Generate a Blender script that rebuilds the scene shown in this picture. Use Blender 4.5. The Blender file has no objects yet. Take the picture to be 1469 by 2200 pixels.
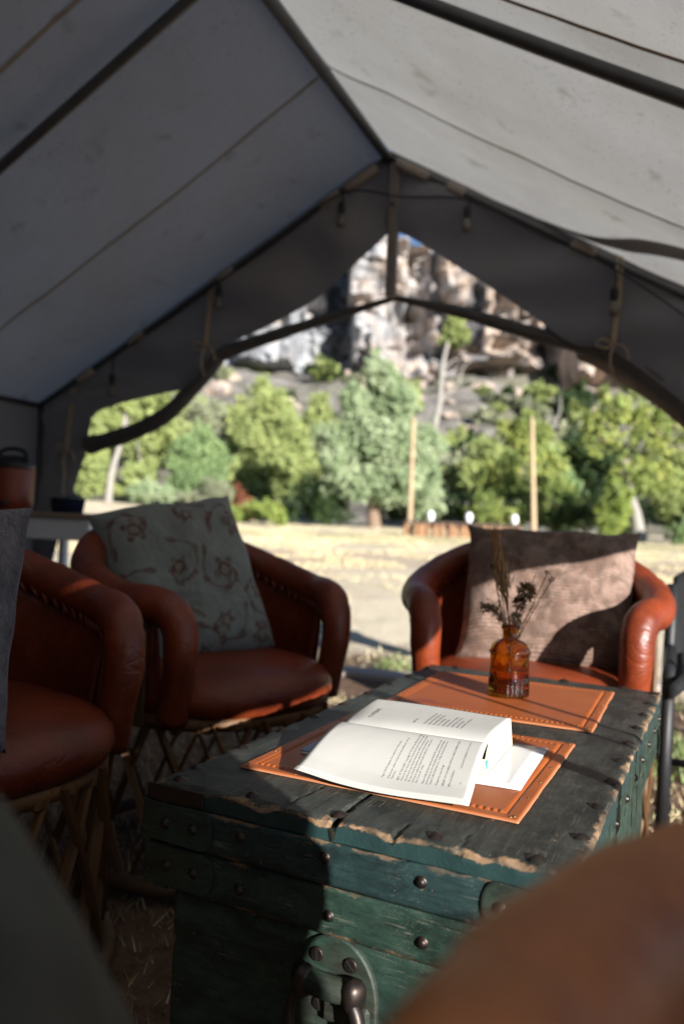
import bpy, math, random
import numpy as np
from mathutils import Vector, Matrix, noise

random.seed(7); RNG = np.random.default_rng(7)
R = math.radians
sc = bpy.context.scene
col = sc.collection

# ------------------------------------------------------------------ camera
CAM_Z = 0.77
PITCH, ROLL, YAW = 0.0103, 0.0413, 0.3893
def cam_axes():
    cy, sy = math.cos(YAW), math.sin(YAW)
    fw = Vector((-sy*math.cos(PITCH), cy*math.cos(PITCH), math.sin(PITCH)))
    r0 = Vector((cy, sy, 0)); u0 = r0.cross(fw)
    r = r0*math.cos(ROLL) + u0*math.sin(ROLL); u = r.cross(fw)
    return r, u, fw
cd = bpy.data.cameras.new('camera'); cam = bpy.data.objects.new('camera', cd); col.objects.link(cam)
cr, cu, cf = cam_axes()
cam.matrix_world = Matrix(((cr.x, cu.x, -cf.x, 0), (cr.y, cu.y, -cf.y, 0), (cr.z, cu.z, -cf.z, CAM_Z), (0, 0, 0, 1)))
cd.sensor_fit = 'VERTICAL'; cd.sensor_height = 36; cd.sensor_width = 24; cd.lens = 28
cd.clip_start = 0.02; cd.clip_end = 2000
cd.dof.use_dof = True; cd.dof.focus_distance = 0.93; cd.dof.aperture_fstop = 3.5; cd.dof.aperture_blades = 0
sc.camera = cam

# ------------------------------------------------------------------ world, sun, exposure
SUN = Vector((0.80, -0.60, 0)).normalized() * math.cos(R(17.5)); SUN.z = math.sin(R(17.5))
w = bpy.data.worlds.new('World'); sc.world = w; w.use_nodes = True
wn = w.node_tree.nodes; wl = w.node_tree.links
sky = wn.new('ShaderNodeTexSky'); sky.sky_type = 'NISHITA'; sky.sun_disc = False
sky.sun_elevation = R(17.5); sky.sun_rotation = math.atan2(SUN.x, SUN.y); sky.altitude = 2000; sky.dust_density = 0.4; sky.air_density = 1.0; sky.ozone_density = 3.0
wl.new(sky.outputs[0], wn['Background'].inputs[0]); wn['Background'].inputs[1].default_value = 0.055
sl = bpy.data.lights.new('sun', 'SUN'); sl.energy = 5.0; sl.angle = R(0.5); sl.color = (1.0, 0.965, 0.905)
so = bpy.data.objects.new('sun', sl); col.objects.link(so)
so.rotation_euler = SUN.to_track_quat('Z', 'Y').to_euler(); so.location = (20, -15, 12)
sc.view_settings.view_transform = 'Standard'; sc.view_settings.look = 'None'
sc.view_settings.exposure = 1.45; sc.view_settings.gamma = 1.0; sc.view_settings.use_curve_mapping = False
sc.cycles.max_bounces = 10; sc.cycles.diffuse_bounces = 3; sc.cycles.transmission_bounces = 10; sc.cycles.transparent_max_bounces = 10
sc.cycles.caustics_refractive = True; sc.cycles.sample_clamp_indirect = 6.0; sc.cycles.use_denoising = True

# ------------------------------------------------------------------ helpers
def tag(o, label=None, cat=None, group=None, kind=None):
    if label: o['label'] = label
    if cat: o['category'] = cat
    if group: o['group'] = group
    if kind: o['kind'] = kind
    return o
def empty(name, loc=(0, 0, 0), rz=0, parent=None):
    o = bpy.data.objects.new(name, None); col.objects.link(o); o.location = loc; o.rotation_euler = (0, 0, rz); o.parent = parent
    o.empty_display_size = 0.05
    return o
class MB:
    """collects vertices and faces; build() links them as one mesh object"""
    def __init__(s): s.v = []; s.f = []; s.n = 0; s.attr = {}
    def add(s, V, F, **at):
        V = np.asarray(V, float)
        s.v.append(V); s.f += [tuple(int(i)+s.n for i in f) for f in F]; s.n += len(V)
        for k, a in at.items(): s.attr.setdefault(k, []).append(np.asarray(a, float))
        return s
    def box(s, c, d, M=None, bev=0.0):
        V, F = box(c, d, bev)
        if M is not None: V = [M @ Vector(v) for v in V]
        return s.add(V, F)
    def tube(s, P, r, n=10, caps=True, flat=1.0): return s.add(*tube(P, r, n, caps, flat))
    def mesh(s, name, smooth=False):
        me = bpy.data.meshes.new(name)
        me.from_pydata(np.concatenate(s.v).tolist(), [], s.f)
        if smooth: me.polygons.foreach_set('use_smooth', [True]*len(me.polygons))
        for k, a in s.attr.items():
            a = np.concatenate(a)
            if a.ndim == 1:
                at = me.attributes.new(k, 'FLOAT', 'POINT'); at.data.foreach_set('value', a)
            else:
                at = me.attributes.new(k, 'FLOAT_VECTOR', 'POINT'); at.data.foreach_set('vector', a.ravel())
        me.update(); return me
    def build(s, name, m, parent=None, smooth=False, **kw):
        return obj(name, s.mesh(name, smooth), m, parent, **kw)
def obj(name, me, m=None, parent=None, loc=None, rot=None, M=None, scale=None):
    if m is not None and len(me.materials) == 0: me.materials.append(m)
    o = bpy.data.objects.new(name, me); col.objects.link(o); o.parent = parent
    if loc is not None: o.location = loc
    if rot is not None: o.rotation_euler = rot
    if scale is not None: o.scale = scale
    if M is not None: o.matrix_local = M
    return o
def box(c, d, bev=0.0):
    c = Vector(c); x, y, z = d[0]/2, d[1]/2, d[2]/2
    if bev <= 0:
        V = [c+Vector((sx*x, sy*y, sz*z)) for sz in (-1, 1) for sy in (-1, 1) for sx in (-1, 1)]
        return V, [(0, 2, 3, 1), (4, 5, 7, 6), (0, 1, 5, 4), (2, 6, 7, 3), (0, 4, 6, 2), (1, 3, 7, 5)]
    V = []; F = []; idx = {}
    for ax in range(3):
        for sg in (-1, 1):
            q = []
            for a, b in ((-1, -1), (1, -1), (1, 1), (-1, 1)):
                p = [0, 0, 0]; p[ax] = sg*(x, y, z)[ax]; o1, o2 = (ax+1) % 3, (ax+2) % 3
                p[o1] = a*((x, y, z)[o1]-bev); p[o2] = b*((x, y, z)[o2]-bev)
                key = (ax, sg, o1, a, o2, b); idx[(ax, tuple(int(math.copysign(1, t)) for t in p))] = len(V); q.append(len(V)); V.append(c+Vector(p))
            F.append(tuple(q) if sg > 0 else tuple(reversed(q)))
    for ax in range(3):
        o1, o2 = (ax+1) % 3, (ax+2) % 3
        for a in (-1, 1):
            for b in (-1, 1):
                def s3(t):
                    s = [0, 0, 0]; s[ax] = t; s[o1] = a; s[o2] = b; return tuple(s)
                f = (idx[(o1, s3(-1))], idx[(o1, s3(1))], idx[(o2, s3(1))], idx[(o2, s3(-1))])
                F.append(f if a*b < 0 else tuple(reversed(f)))
    for sx in (-1, 1):
        for sy in (-1, 1):
            for sz in (-1, 1):
                s = (sx, sy, sz); f = (idx[(0, s)], idx[(1, s)], idx[(2, s)]); F.append(f if sx*sy*sz > 0 else tuple(reversed(f)))
    return V, F
def tube(P, r, n=10, caps=True, flat=1.0, closed=False):
    P = [Vector(p) for p in P]; m = len(P)
    rr = r if hasattr(r, '__len__') else [r]*m
    V = []; F = []; up = Vector((0, 0, 1)); prev = None
    for i, p in enumerate(P):
        if closed: t = (P[(i+1) % m]-P[i-1]).normalized()
        else: t = (P[min(i+1, m-1)]-P[max(i-1, 0)]).normalized()
        if prev is None:
            a = t.cross(up)
            if a.length < 1e-3: a = t.cross(Vector((1, 0, 0)))
        else:
            a = prev - t*prev.dot(t)
        a.normalize(); prev = a; b = t.cross(a)
        for k in range(n):
            an = 2*math.pi*k/n
            V.append(p + a*(math.cos(an)*rr[i]) + b*(math.sin(an)*rr[i]*flat))
    for i in range(m if closed else m-1):
        j = (i+1) % m
        for k in range(n):
            k2 = (k+1) % n; F.append((i*n+k, i*n+k2, j*n+k2, j*n+k))
    if caps and not closed:
        F.append(tuple(range(n-1, -1, -1))); F.append(tuple((m-1)*n+k for k in range(n)))
    return V, F
def grid_faces(nu, nv, wrap_u=False):
    F = []
    for j in range(nv-1):
        for i in range(nu if wrap_u else nu-1):
            i2 = (i+1) % nu; F.append((j*nu+i, j*nu+i2, (j+1)*nu+i2, (j+1)*nu+i))
    return F
def lathe(prof, n=32, mod=None):
    V = []
    for (r, z) in prof:
        for k in range(n):
            a = 2*math.pi*k/n; q = r if mod is None else mod(r, z, a)
            V.append((q*math.cos(a), q*math.sin(a), z))
    return V, grid_faces(n, len(prof), True)
def smooth_path(P, k=6):
    P = [Vector(p) for p in P]; out = []
    for i in range(len(P)-1):
        p0, p1, p2, p3 = P[max(i-1, 0)], P[i], P[i+1], P[min(i+2, len(P)-1)]
        for j in range(k):
            t = j/k
            out.append(0.5*((2*p1)+(p2-p0)*t+(2*p0-5*p1+4*p2-p3)*t*t+(3*p1-p0-3*p2+p3)*t**3))
    out.append(P[-1]); return out
def sstep(a, b, x):
    t = np.clip((np.asarray(x, float)-a)/(b-a), 0, 1); return t*t*(3-2*t)
def vnoise(P, oct=4, s=1.0):
    return np.array([noise.fractal(Vector(p)*s, 1.0, 2.0, oct) for p in P])

# ------------------------------------------------------------------ material kit
class N:
    """small node-graph writer"""
    def __init__(s, name):
        s.m = bpy.data.materials.new(name); s.m.use_nodes = True; s.t = s.m.node_tree; s.t.nodes.clear()
        s.out = s.t.nodes.new('ShaderNodeOutputMaterial'); s._tc = None
    def new(s, typ, ins=None, **props):
        n = s.t.nodes.new('ShaderNode'+typ)
        for k, v in props.items(): setattr(n, k, v)
        for k, v in (ins or {}).items(): s.put(n.inputs[k], v)
        return n
    def put(s, sock, v):
        if isinstance(v, bpy.types.NodeSocket): s.t.links.new(v, sock)
        elif isinstance(v, bpy.types.Node): s.t.links.new(v.outputs[0], sock)
        else:
            if hasattr(sock.default_value, '__len__') and not hasattr(v, '__len__'): v = (v, v, v, 1)[:len(sock.default_value)]
            if hasattr(v, '__len__') and len(v) == 3 and len(sock.default_value) == 4: v = (*v, 1)
            sock.default_value = v
    def co(s, kind='Object', scale=None):
        if s._tc is None: s._tc = s.new('TexCoord')
        c = s._tc.outputs[kind]
        if scale is None: return c
        return s.new('Mapping', {0: c, 'Scale': scale}).outputs[0]
    def noise(s, scale, detail=4, rough=0.55, co=None, dist=0.0, out=0):
        return s.new('TexNoise', {'Vector': co if co is not None else s.co(), 'Scale': scale, 'Detail': detail, 'Roughness': rough, 'Distortion': dist}).outputs[out]
    def vor(s, scale, co=None, feature='F1', out=0):
        return s.new('TexVoronoi', {'Vector': co if co is not None else s.co(), 'Scale': scale}, feature=feature).outputs[out]
    def ramp(s, f, stops, interp='LINEAR'):
        n = s.new('ValToRGB', {0: f}); e = n.color_ramp; e.interpolation = interp
        while len(e.elements) < len(stops): e.elements.new(0.5)
        for el, (p, c) in zip(e.elements, stops):
            el.position = p; el.color = (*c, 1) if hasattr(c, '__len__') else (c, c, c, 1)
        return n.outputs[0]
    def mix(s, f, a, b, blend='MIX'):
        n = s.new('Mix', data_type='RGBA', blend_type=blend)
        s.put(n.inputs[0], f); s.put(n.inputs[6], a); s.put(n.inputs[7], b); return n.outputs[2]
    def math(s, op, a, b=0.0, c=0.0):
        n = s.new('Math', operation=op); s.put(n.inputs[0], a); s.put(n.inputs[1], b); s.put(n.inputs[2], c); return n.outputs[0]
    def attr(s, name, out='Fac'): return s.new('Attribute', attribute_name=name).outputs[out]
    def bump(s, h, strength=0.3, dist=0.01, normal=None):
        d = {'Height': h, 'Strength': strength, 'Distance': dist}
        if normal is not None: d['Normal'] = normal
        return s.new('Bump', d).outputs[0]
    def bsdf(s, color, rough=0.6, normal=None, **k):
        d = {'Base Color': color, 'Roughness': rough}
        if normal is not None: d['Normal'] = normal
        d.update(k); b = s.new('BsdfPrincipled', d); return b.outputs[0]
    def done(s, sh): s.t.links.new(sh, s.out.inputs[0]); return s.m

MAT = {}
def simple(name, color, rough=0.6, var=0.25, scale=12, bump=0.15, bscale=60, bdist=0.004, **k):
    n = N(name); f = n.noise(scale, 5)
    c = n.mix(f, tuple(x*(1-var) for x in color), tuple(min(1, x*(1+var)) for x in color))
    MAT[name] = n.done(n.bsdf(c, rough, n.bump(n.noise(bscale, 4), bump, bdist), **k)); return MAT[name]

def leather(name, col_, dark, rough=0.42):
    n = N(name)
    big = n.noise(7, 5, 0.6); c = n.mix(n.ramp(big, [(0.38, 0), (0.62, 1)]), dark, col_)
    scuff = n.ramp(n.noise(30, 7, 0.75, dist=0.8), [(0.52, 0), (0.70, 1)])
    c = n.mix(n.math('MULTIPLY', scuff, 0.25), c, tuple(min(1, x*1.6+0.02) for x in col_))
    pores = n.vor(260); wr = n.noise(22, 5, 0.6, dist=1.2)
    crs = n.ramp(n.math('ABSOLUTE', n.math('SUBTRACT', n.noise(9, 3, 0.5, dist=1.5), 0.5)), [(0.0, 0), (0.05, 1)])
    h = n.math('ADD', n.math('ADD', n.math('MULTIPLY', pores, 0.25), wr), n.math('MULTIPLY', crs, 0.5))
    MAT[name] = n.done(n.bsdf(c, n.math('ADD', n.math('MULTIPLY', n.noise(14, 4), 0.2), rough-0.1), n.bump(h, 0.30, 0.004), **{'Specular IOR Level': 0.45}))
leather('chair_leather', (0.185, 0.030, 0.0062), (0.105, 0.0165, 0.0045))

leather('brown_leather', (0.50, 0.165, 0.045), (0.30, 0.095, 0.028), 0.5)
# canvas: woven cotton, lets part of the daylight through
def canvas(name, base, trans, tcol, stain=(0.30, 0.22, 0.12), amt=0.35, tint=0.0):
    n = N(name); big = n.noise(1.3, 5, 0.6); spots = n.math('MAXIMUM', n.ramp(n.noise(9, 3, 0.5), [(0.64, 0), (0.74, 1)]), n.ramp(n.math('ADD', n.noise(85, 2, 0.5), n.math('MULTIPLY', n.noise(2.2, 3), 0.28)), [(0.80, 0), (0.84, 1)]))
    c = n.mix(n.math('MULTIPLY', n.ramp(big, [(0.45, 0), (0.8, 1)]), amt), base, stain)
    c = n.mix(n.math('MULTIPLY', spots, 0.34), c, tuple(x*0.6 for x in stain))
    weave = n.math('ADD', n.noise(6, 4, 0.6, dist=0.4), n.math('MULTIPLY', n.noise(330, 2), 0.25))
    bp = n.bump(weave, 0.4, 0.016)
    d = n.new('BsdfDiffuse', {'Color': c, 'Normal': bp, 'Roughness': 0.3}).outputs[0]
    t = n.new('BsdfTranslucent', {'Color': n.mix(1.0, c, tcol, 'MULTIPLY'), 'Normal': bp}).outputs[0]
    MAT[name] = n.done(n.new('MixShader', {0: trans, 1: d, 2: t}).outputs[0])
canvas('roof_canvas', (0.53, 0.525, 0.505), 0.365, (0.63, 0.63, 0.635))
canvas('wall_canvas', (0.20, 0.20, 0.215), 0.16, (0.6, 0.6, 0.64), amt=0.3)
canvas('flap_canvas', (0.34, 0.28, 0.235), 0.10, (0.6, 0.5, 0.4), amt=0.3)
canvas('seam_tape', (0.36, 0.32, 0.26), 0.15, (0.6, 0.5, 0.4))
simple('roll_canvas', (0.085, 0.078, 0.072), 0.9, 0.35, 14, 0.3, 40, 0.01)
simple('pole_metal', (0.10, 0.10, 0.10), 0.45, 0.3, 20, 0.1, 80, 0.002, Metallic=0.6)
simple('pole_wood', (0.20, 0.165, 0.145), 0.7, 0.3, 20, 0.2, 80, 0.003)
simple('strap_web', (0.32, 0.27, 0.22), 0.85, 0.25, 30)
simple('cord', (0.35, 0.27, 0.18), 0.9, 0.25, 60)
simple('black_rubber', (0.008, 0.008, 0.009), 0.55, 0.3, 40)
simple('bulb_frost', (0.16, 0.14, 0.11), 0.12, 0.1, 20, 0.0)

def wood(name, a, b, sc_=(30, 30, 3), rough=0.65):
    n = N(name); co = n.co('Object', sc_); f = n.noise(1.0, 6, 0.6, co, 0.8)
    c = n.mix(n.ramp(f, [(0.3, 0), (0.7, 1)]), a, b)
    rid = n.new('ObjectInfo').outputs['Random']
    c = n.mix(n.math('MULTIPLY', rid, 0.55), c, tuple(x*0.35 for x in a))
    MAT[name] = n.done(n.bsdf(c, rough, n.bump(f, 0.35, 0.004)))
wood('cedar', (0.19, 0.092, 0.03), (0.085, 0.036, 0.013))
wood('cedar_dark', (0.16, 0.09, 0.045), (0.06, 0.03, 0.018))
wood('grey_board', (0.46, 0.40, 0.36), (0.32, 0.26, 0.23), (4, 40, 40), 0.8)
wood('post_wood', (0.60, 0.45, 0.28), (0.42, 0.29, 0.17), (12, 12, 1.2), 0.75)
wood('log_wood', (0.40, 0.22, 0.11), (0.20, 0.10, 0.05), (8, 8, 8), 0.8)
wood('plank_dark', (0.085, 0.05, 0.035), (0.05, 0.03, 0.022), (2, 20, 20), 0.75)

# worn green paint over wood on the trunk: "edge" = metres to the nearest edge of the board
def trunk_paint(name, c1, c2, c3, wearw=0.006, grain=(5, 45, 45), rough=0.5, scratch=0.5, bare=(0.25, 0.15, 0.085), side=None):
    n = N(name); co = n.co('Object', grain); g = n.noise(3.0, 7, 0.65, co, 0.5); big = n.noise(9, 5, 0.6); mid = n.noise(38, 5, 0.65)
    c = n.mix(n.ramp(big, [(0.35, 0), (0.65, 1)]), c1, c2)
    c = n.mix(n.ramp(mid, [(0.46, 0), (0.72, 0.5)]), c, c3)
    fine_ = n.noise(2.2, 6, 0.7, n.co('Object', tuple(x*4 for x in grain)), 0.6); c = n.mix(n.ramp(fine_, [(0.35, 0.55), (0.52, 0)]), c, tuple(x*0.35 for x in c1)); c = n.mix(n.ramp(fine_, [(0.58, 0), (0.75, 0.45)]), c, tuple(x*1.3 for x in c3))
    c = n.mix(n.ramp(n.noise(13, 6, 0.68, n.co('Object', tuple(max(1.0, x*0.06) for x in grain))), [(0.46, 0), (0.60, 0.7)]), c, tuple(x*0.32 for x in c2))
    c = n.mix(n.ramp(g, [(0.55, 0), (0.75, 0.55)]), c, tuple(x*0.4 for x in c1))
    # fine pale scratches along and across the grain
    s1 = n.ramp(n.noise(7.0, 3, 0.5, n.co('Object', (150, 3, 60)), 0.5), [(0.63, 0), (0.65, 1)])
    s2 = n.ramp(n.noise(9.0, 3, 0.5, n.co('Object', (3, 130, 60)), 0.5), [(0.645, 0), (0.665, 1)])
    sm = n.math('MULTIPLY', n.math('MAXIMUM', s1, s2), n.math('MULTIPLY', n.ramp(n.noise(14, 4, 0.6), [(0.42, 0), (0.68, 1)]), scratch))
    c = n.mix(sm, c, (0.26, 0.23, 0.18))
    chips = n.ramp(n.noise(120, 3, 0.6), [(0.715, 0), (0.73, 1)])
    c = n.mix(n.math('MULTIPLY', chips, 0.8), c, bare)
    if side is not None: c = n.mix(n.attr('side'), c, n.mix(mid, side, tuple(x*0.6 for x in side)))
    e = n.attr('edge'); en = n.math('ADD', e, n.math('MULTIPLY', n.math('SUBTRACT', n.noise(32, 7, 0.7), 0.5), wearw*7.5))
    wear = n.math('MULTIPLY', n.ramp(n.math('DIVIDE', en, wearw), [(0.25, 1), (0.7, 0)]), n.ramp(n.noise(11, 4, 0.6), [(0.42, 0.0), (0.58, 1)]))
    barec = n.mix(n.ramp(n.noise(55, 5, 0.7), [(0.35, 0), (0.65, 1)]), bare, tuple(x*0.28 for x in bare))
    c = n.mix(n.math('MULTIPLY', wear, 0.93), c, barec)
    h = n.math('SUBTRACT', n.math('ADD', n.math('MULTIPLY', g, 0.7), n.math('MULTIPLY', mid, 0.35)), n.math('ADD', n.math('MULTIPLY', wear, 0.5), n.math('MULTIPLY', n.math('MAXIMUM', sm, chips), 0.5)))
    MAT[name] = n.done(n.bsdf(c, n.math('ADD', rough, n.math('MULTIPLY', wear, 0.3)), n.bump(h, 0.55, 0.0022), **{'Specular IOR Level': 0.3}))
trunk_paint('lid_paint', (0.036, 0.040, 0.035), (0.020, 0.023, 0.020), (0.066, 0.068, 0.058), 0.007, (45, 5, 45), 0.47, 0.55, (0.34, 0.21, 0.12), (0.017, 0.042, 0.042))
trunk_paint('teal_paint', (0.016, 0.037, 0.036), (0.011, 0.025, 0.027), (0.028, 0.056, 0.052), 0.0035)
trunk_paint('green_paint', (0.019, 0.042, 0.031), (0.011, 0.026, 0.020), (0.038, 0.066, 0.051), 0.0035)
trunk_paint('plate_paint', (0.016, 0.040, 0.028), (0.026, 0.024, 0.019), (0.027, 0.056, 0.040), 0.0012, rough=0.58, scratch=0.3)
n = N('rivet_iron'); c = n.mix(n.ramp(n.noise(150, 4), [(0.4, 0), (0.65, 1)]), (0.034, 0.032, 0.032), (0.055, 0.036, 0.027))
MAT['rivet_iron'] = n.done(n.bsdf(c, 0.42, n.bump(n.noise(260, 3), 0.25, 0.001), Metallic=0.85))
simple('brass', (0.22, 0.15, 0.065), 0.45, 0.2, 60, 0.05, 200, 0.0005, Metallic=1.0)

# tooled saddle leather for the mats
n = N('mat_leather'); big = n.noise(7, 4); c = n.mix(n.ramp(big, [(0.35, 0), (0.7, 1)]), (0.235, 0.055, 0.010), (0.30, 0.078, 0.017))
sc_ = n.ramp(n.noise(60, 6, 0.7, n.co('Object', (1, 0.25, 1))), [(0.6, 0), (0.75, 1)]); c = n.mix(n.math('MULTIPLY', sc_, 0.18), c, (0.45, 0.19, 0.075))
st = n.attr('stain'); c = n.mix(n.math('MULTIPLY', st, 0.8), c, (0.15, 0.03, 0.02))
ra = n.attr('raw'); c = n.mix(n.math('MULTIPLY', ra, 0.7), c, (0.42, 0.19, 0.10))
MAT['mat_leather'] = n.done(n.bsdf(c, n.math('ADD', 0.36, n.math('MULTIPLY', n.noise(18, 4), 0.22)), n.bump(n.noise(420, 3), 0.12, 0.0008), **{'Specular IOR Level': 0.5}))

n = N('paper'); c = n.mix(n.noise(18, 4), (0.38, 0.372, 0.355), (0.42, 0.412, 0.395))
MAT['paper'] = n.done(n.bsdf(c, 0.75, n.bump(n.noise(26, 4), 0.12, 0.004), **{'Specular IOR Level': 0.2}))
n = N('page_edges'); c = n.mix(n.noise(1.0, 4, 0.6, n.co('Object', (6, 6, 900))), (0.50, 0.40, 0.27), (0.62, 0.53, 0.38))
MAT['page_edges'] = n.done(n.bsdf(c, 0.85))
MAT['ink'] = N('ink').m; n = N('ink_'); MAT['ink'] = n.done(n.bsdf((0.03, 0.03, 0.032), 0.8))
n = N('cyan_print'); MAT['cyan_print'] = n.done(n.bsdf((0.10, 0.50, 0.72), 0.5))
n = N('blue_print'); MAT['blue_print'] = n.done(n.bsdf((0.10, 0.16, 0.36), 0.4))
n = N('glossy_paper'); MAT['glossy_paper'] = n.done(n.bsdf(n.mix(n.noise(8, 2), (0.56, 0.575, 0.60), (0.62, 0.63, 0.65)), 0.14, n.bump(n.noise(9, 2), 0.1, 0.004)))
n = N('amber_glass'); MAT['amber_glass'] = n.done(n.bsdf((0.74, 0.37, 0.04), 0.03, None, **{'Transmission Weight': 1.0, 'IOR': 1.5}))

# cushions
n = N('floral_cloth'); co = n.attr('pc', 'Vector')
mo = n.attr('motif'); m2 = n.attr('motif2')
lace = n.ramp(n.noise(55, 3, 0.65, co, 0.5), [(0.36, 0.25), (0.52, 1)])
msk = n.math('MULTIPLY', mo, lace)
base = n.mix(n.noise(10, 4, 0.6, co), (0.125, 0.138, 0.13), (0.185, 0.198, 0.185))
c = n.mix(n.math('MULTIPLY', msk, 0.95), base, n.mix(n.noise(8, 2, 0.5, co), (0.085, 0.017, 0.009), (0.055, 0.022, 0.012)))
cream = n.math('MULTIPLY', m2, n.ramp(n.noise(48, 3, 0.6, co), [(0.4, 0), (0.55, 1)])); c = n.mix(n.math('MULTIPLY', cream, 0.5), c, (0.24, 0.20, 0.13))
MAT['floral_cloth'] = n.done(n.bsdf(c, 0.95, n.bump(n.noise(260, 2, 0.5, co), 0.4, 0.002), **{'Sheen Weight': 0.15}))
n = N('woven_cloth'); co = n.attr('pc', 'Vector')
wx = n.new('TexWave', {'Vector': co, 'Scale': 24.0, 'Distortion': 0.8, 'Detail': 1.0}, wave_type='BANDS', bands_direction='X').outputs[1]
wy = n.new('TexWave', {'Vector': co, 'Scale': 17.0, 'Distortion': 0.8, 'Detail': 1.0}, wave_type='BANDS', bands_direction='Y').outputs[1]
wv = n.math('MULTIPLY', wx, wy)
bl = n.ramp(n.noise(7, 3, 0.6, co, 0.8), [(0.43, 0), (0.56, 1)]); b2 = n.ramp(n.noise(16, 4, 0.7, co), [(0.48, 0), (0.60, 1)])
c = n.mix(n.noise(6, 4, 0.6, co), (0.36, 0.235, 0.18), (0.46, 0.32, 0.255)); c = n.mix(n.math('MULTIPLY', bl, 0.8), c, (0.15, 0.08, 0.055)); c = n.mix(n.math('MULTIPLY', b2, 0.75), c, (0.10, 0.065, 0.045))
c = n.mix(n.ramp(wv, [(0.0, 0.75), (0.4, 0)]), c, (0.10, 0.058, 0.045))
MAT['woven_cloth'] = n.done(n.bsdf(c, 0.95, n.bump(wv, 0.9, 0.005), **{'Sheen Weight': 0.1}))
n = N('grey_plush'); c = n.mix(n.ramp(n.noise(30, 5, 0.7), [(0.35, 0), (0.7, 1)]), (0.06, 0.055, 0.075), (0.16, 0.15, 0.175))
MAT['grey_plush'] = n.done(n.bsdf(c, 1.0, n.bump(n.noise(120, 4, 0.7), 0.9, 0.008), **{'Sheen Weight': 0.3}))
n = N('sage_cloth'); c = n.mix(n.noise(16, 4), (0.040, 0.041, 0.036), (0.072, 0.073, 0.064))
MAT['sage_cloth'] = n.done(n.bsdf(c, 0.95, n.bump(n.noise(60, 4), 0.5, 0.004)))
simple('dark_cloth', (0.009, 0.010, 0.012), 0.9, 0.3, 10, 0.4, 60, 0.006)
simple('white_paint', (0.80, 0.82, 0.85), 0.45, 0.12, 5, 0.1, 50, 0.002)
simple('table_top', (0.30, 0.22, 0.16), 0.6, 0.25, 7)
simple('orange_plastic', (0.20, 0.03, 0.009), 0.4, 0.15, 6, 0.05)
simple('black_plastic', (0.012, 0.012, 0.013), 0.4, 0.2, 20, 0.05)
simple('blue_plastic', (0.008, 0.016, 0.05), 0.4, 0.2, 10, 0.05)
simple('lantern_white', (0.85, 0.86, 0.88), 0.3, 0.04, 5, 0.0)
simple('teal_cloth', (0.10, 0.17, 0.20), 0.9, 0.2, 8)

# ground and rock
n = N('field_ground'); co = n.co('Object')
a = n.noise(0.35, 6, 0.62, co); b = n.noise(2.2, 6, 0.65, co); d = n.noise(22, 5, 0.7, co)
straw = n.mix(n.ramp(d, [(0.3, 0), (0.7, 1)]), (0.56, 0.46, 0.31), (0.72, 0.64, 0.49))
dirt = n.mix(n.ramp(d, [(0.3, 0), (0.7, 1)]), (0.34, 0.24, 0.17), (0.52, 0.40, 0.30))
green = n.mix(d, (0.26, 0.27, 0.10), (0.42, 0.38, 0.18))
c = n.mix(n.ramp(a, [(0.50, 0), (0.66, 0.75)]), straw, dirt)
c = n.mix(n.ramp(n.noise(0.5, 5, 0.6, n.co('Object', (0.5, 1.0, 1))), [(0.56, 0), (0.66, 0.8)]), c, green)
wv_ = n.math('ADD', n.new('VectorMath', {0: co, 1: (-0.38, 0.925, 0)}, operation='DOT_PRODUCT').outputs['Value'], n.math('MULTIPLY', n.math('SUBTRACT', a, 0.5), 6.0))
c = n.mix(n.ramp(n.math('MULTIPLY', wv_, 0.03), [(0.30, 0), (0.36, 0.7), (0.42, 0.6), (0.47, 0)]), c, dirt)
c = n.mix(n.ramp(n.math('MULTIPLY', wv_, 0.03), [(0.56, 0), (0.62, 0.65), (0.67, 0.5), (0.72, 0)]), c, green)
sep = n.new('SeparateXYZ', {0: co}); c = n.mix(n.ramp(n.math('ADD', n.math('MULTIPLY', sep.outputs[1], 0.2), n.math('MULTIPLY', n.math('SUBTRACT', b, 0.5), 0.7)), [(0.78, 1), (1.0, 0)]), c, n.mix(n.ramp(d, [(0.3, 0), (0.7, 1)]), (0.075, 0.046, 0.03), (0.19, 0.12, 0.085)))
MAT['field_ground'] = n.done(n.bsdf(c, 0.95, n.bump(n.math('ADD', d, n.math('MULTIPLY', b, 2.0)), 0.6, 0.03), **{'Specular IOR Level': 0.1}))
n = N('cliff_rock'); co = n.co('Object')
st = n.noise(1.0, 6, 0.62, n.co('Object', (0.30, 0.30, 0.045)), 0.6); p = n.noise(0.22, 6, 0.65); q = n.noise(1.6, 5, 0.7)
cx_ = n.new('SeparateXYZ', {0: co}).outputs[0]; c = n.mix(n.ramp(n.math('ADD', p, n.math('MULTIPLY', n.math('ADD', cx_, 32.0), 0.012)), [(0.40, 0), (0.62, 1)]), (0.32, 0.335, 0.36), (0.52, 0.405, 0.325))
c = n.mix(n.ramp(st, [(0.48, 0), (0.60, 0.9)]), c, (0.055, 0.062, 0.08)); c = n.mix(n.ramp(q, [(0.5, 0), (0.75, 0.8)]), c, (0.60, 0.56, 0.52))  # rock varnish streaks, made darker and bluer to stand in for cliff shadows
MAT['cliff_rock'] = n.done(n.bsdf(c, 0.95, n.bump(n.math('ADD', n.noise(0.9, 8, 0.7), st), 0.9, 0.8), **{'Specular IOR Level': 0.1}))
n = N('talus'); q = n.noise(0.5, 7, 0.7); p = n.noise(0.12, 5, 0.6)
c = n.mix(n.ramp(q, [(0.38, 0), (0.62, 1)]), (0.13, 0.118, 0.105), (0.33, 0.305, 0.28)); c = n.mix(n.ramp(p, [(0.5, 0), (0.66, 0.7)]), c, (0.15, 0.15, 0.08))
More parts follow.
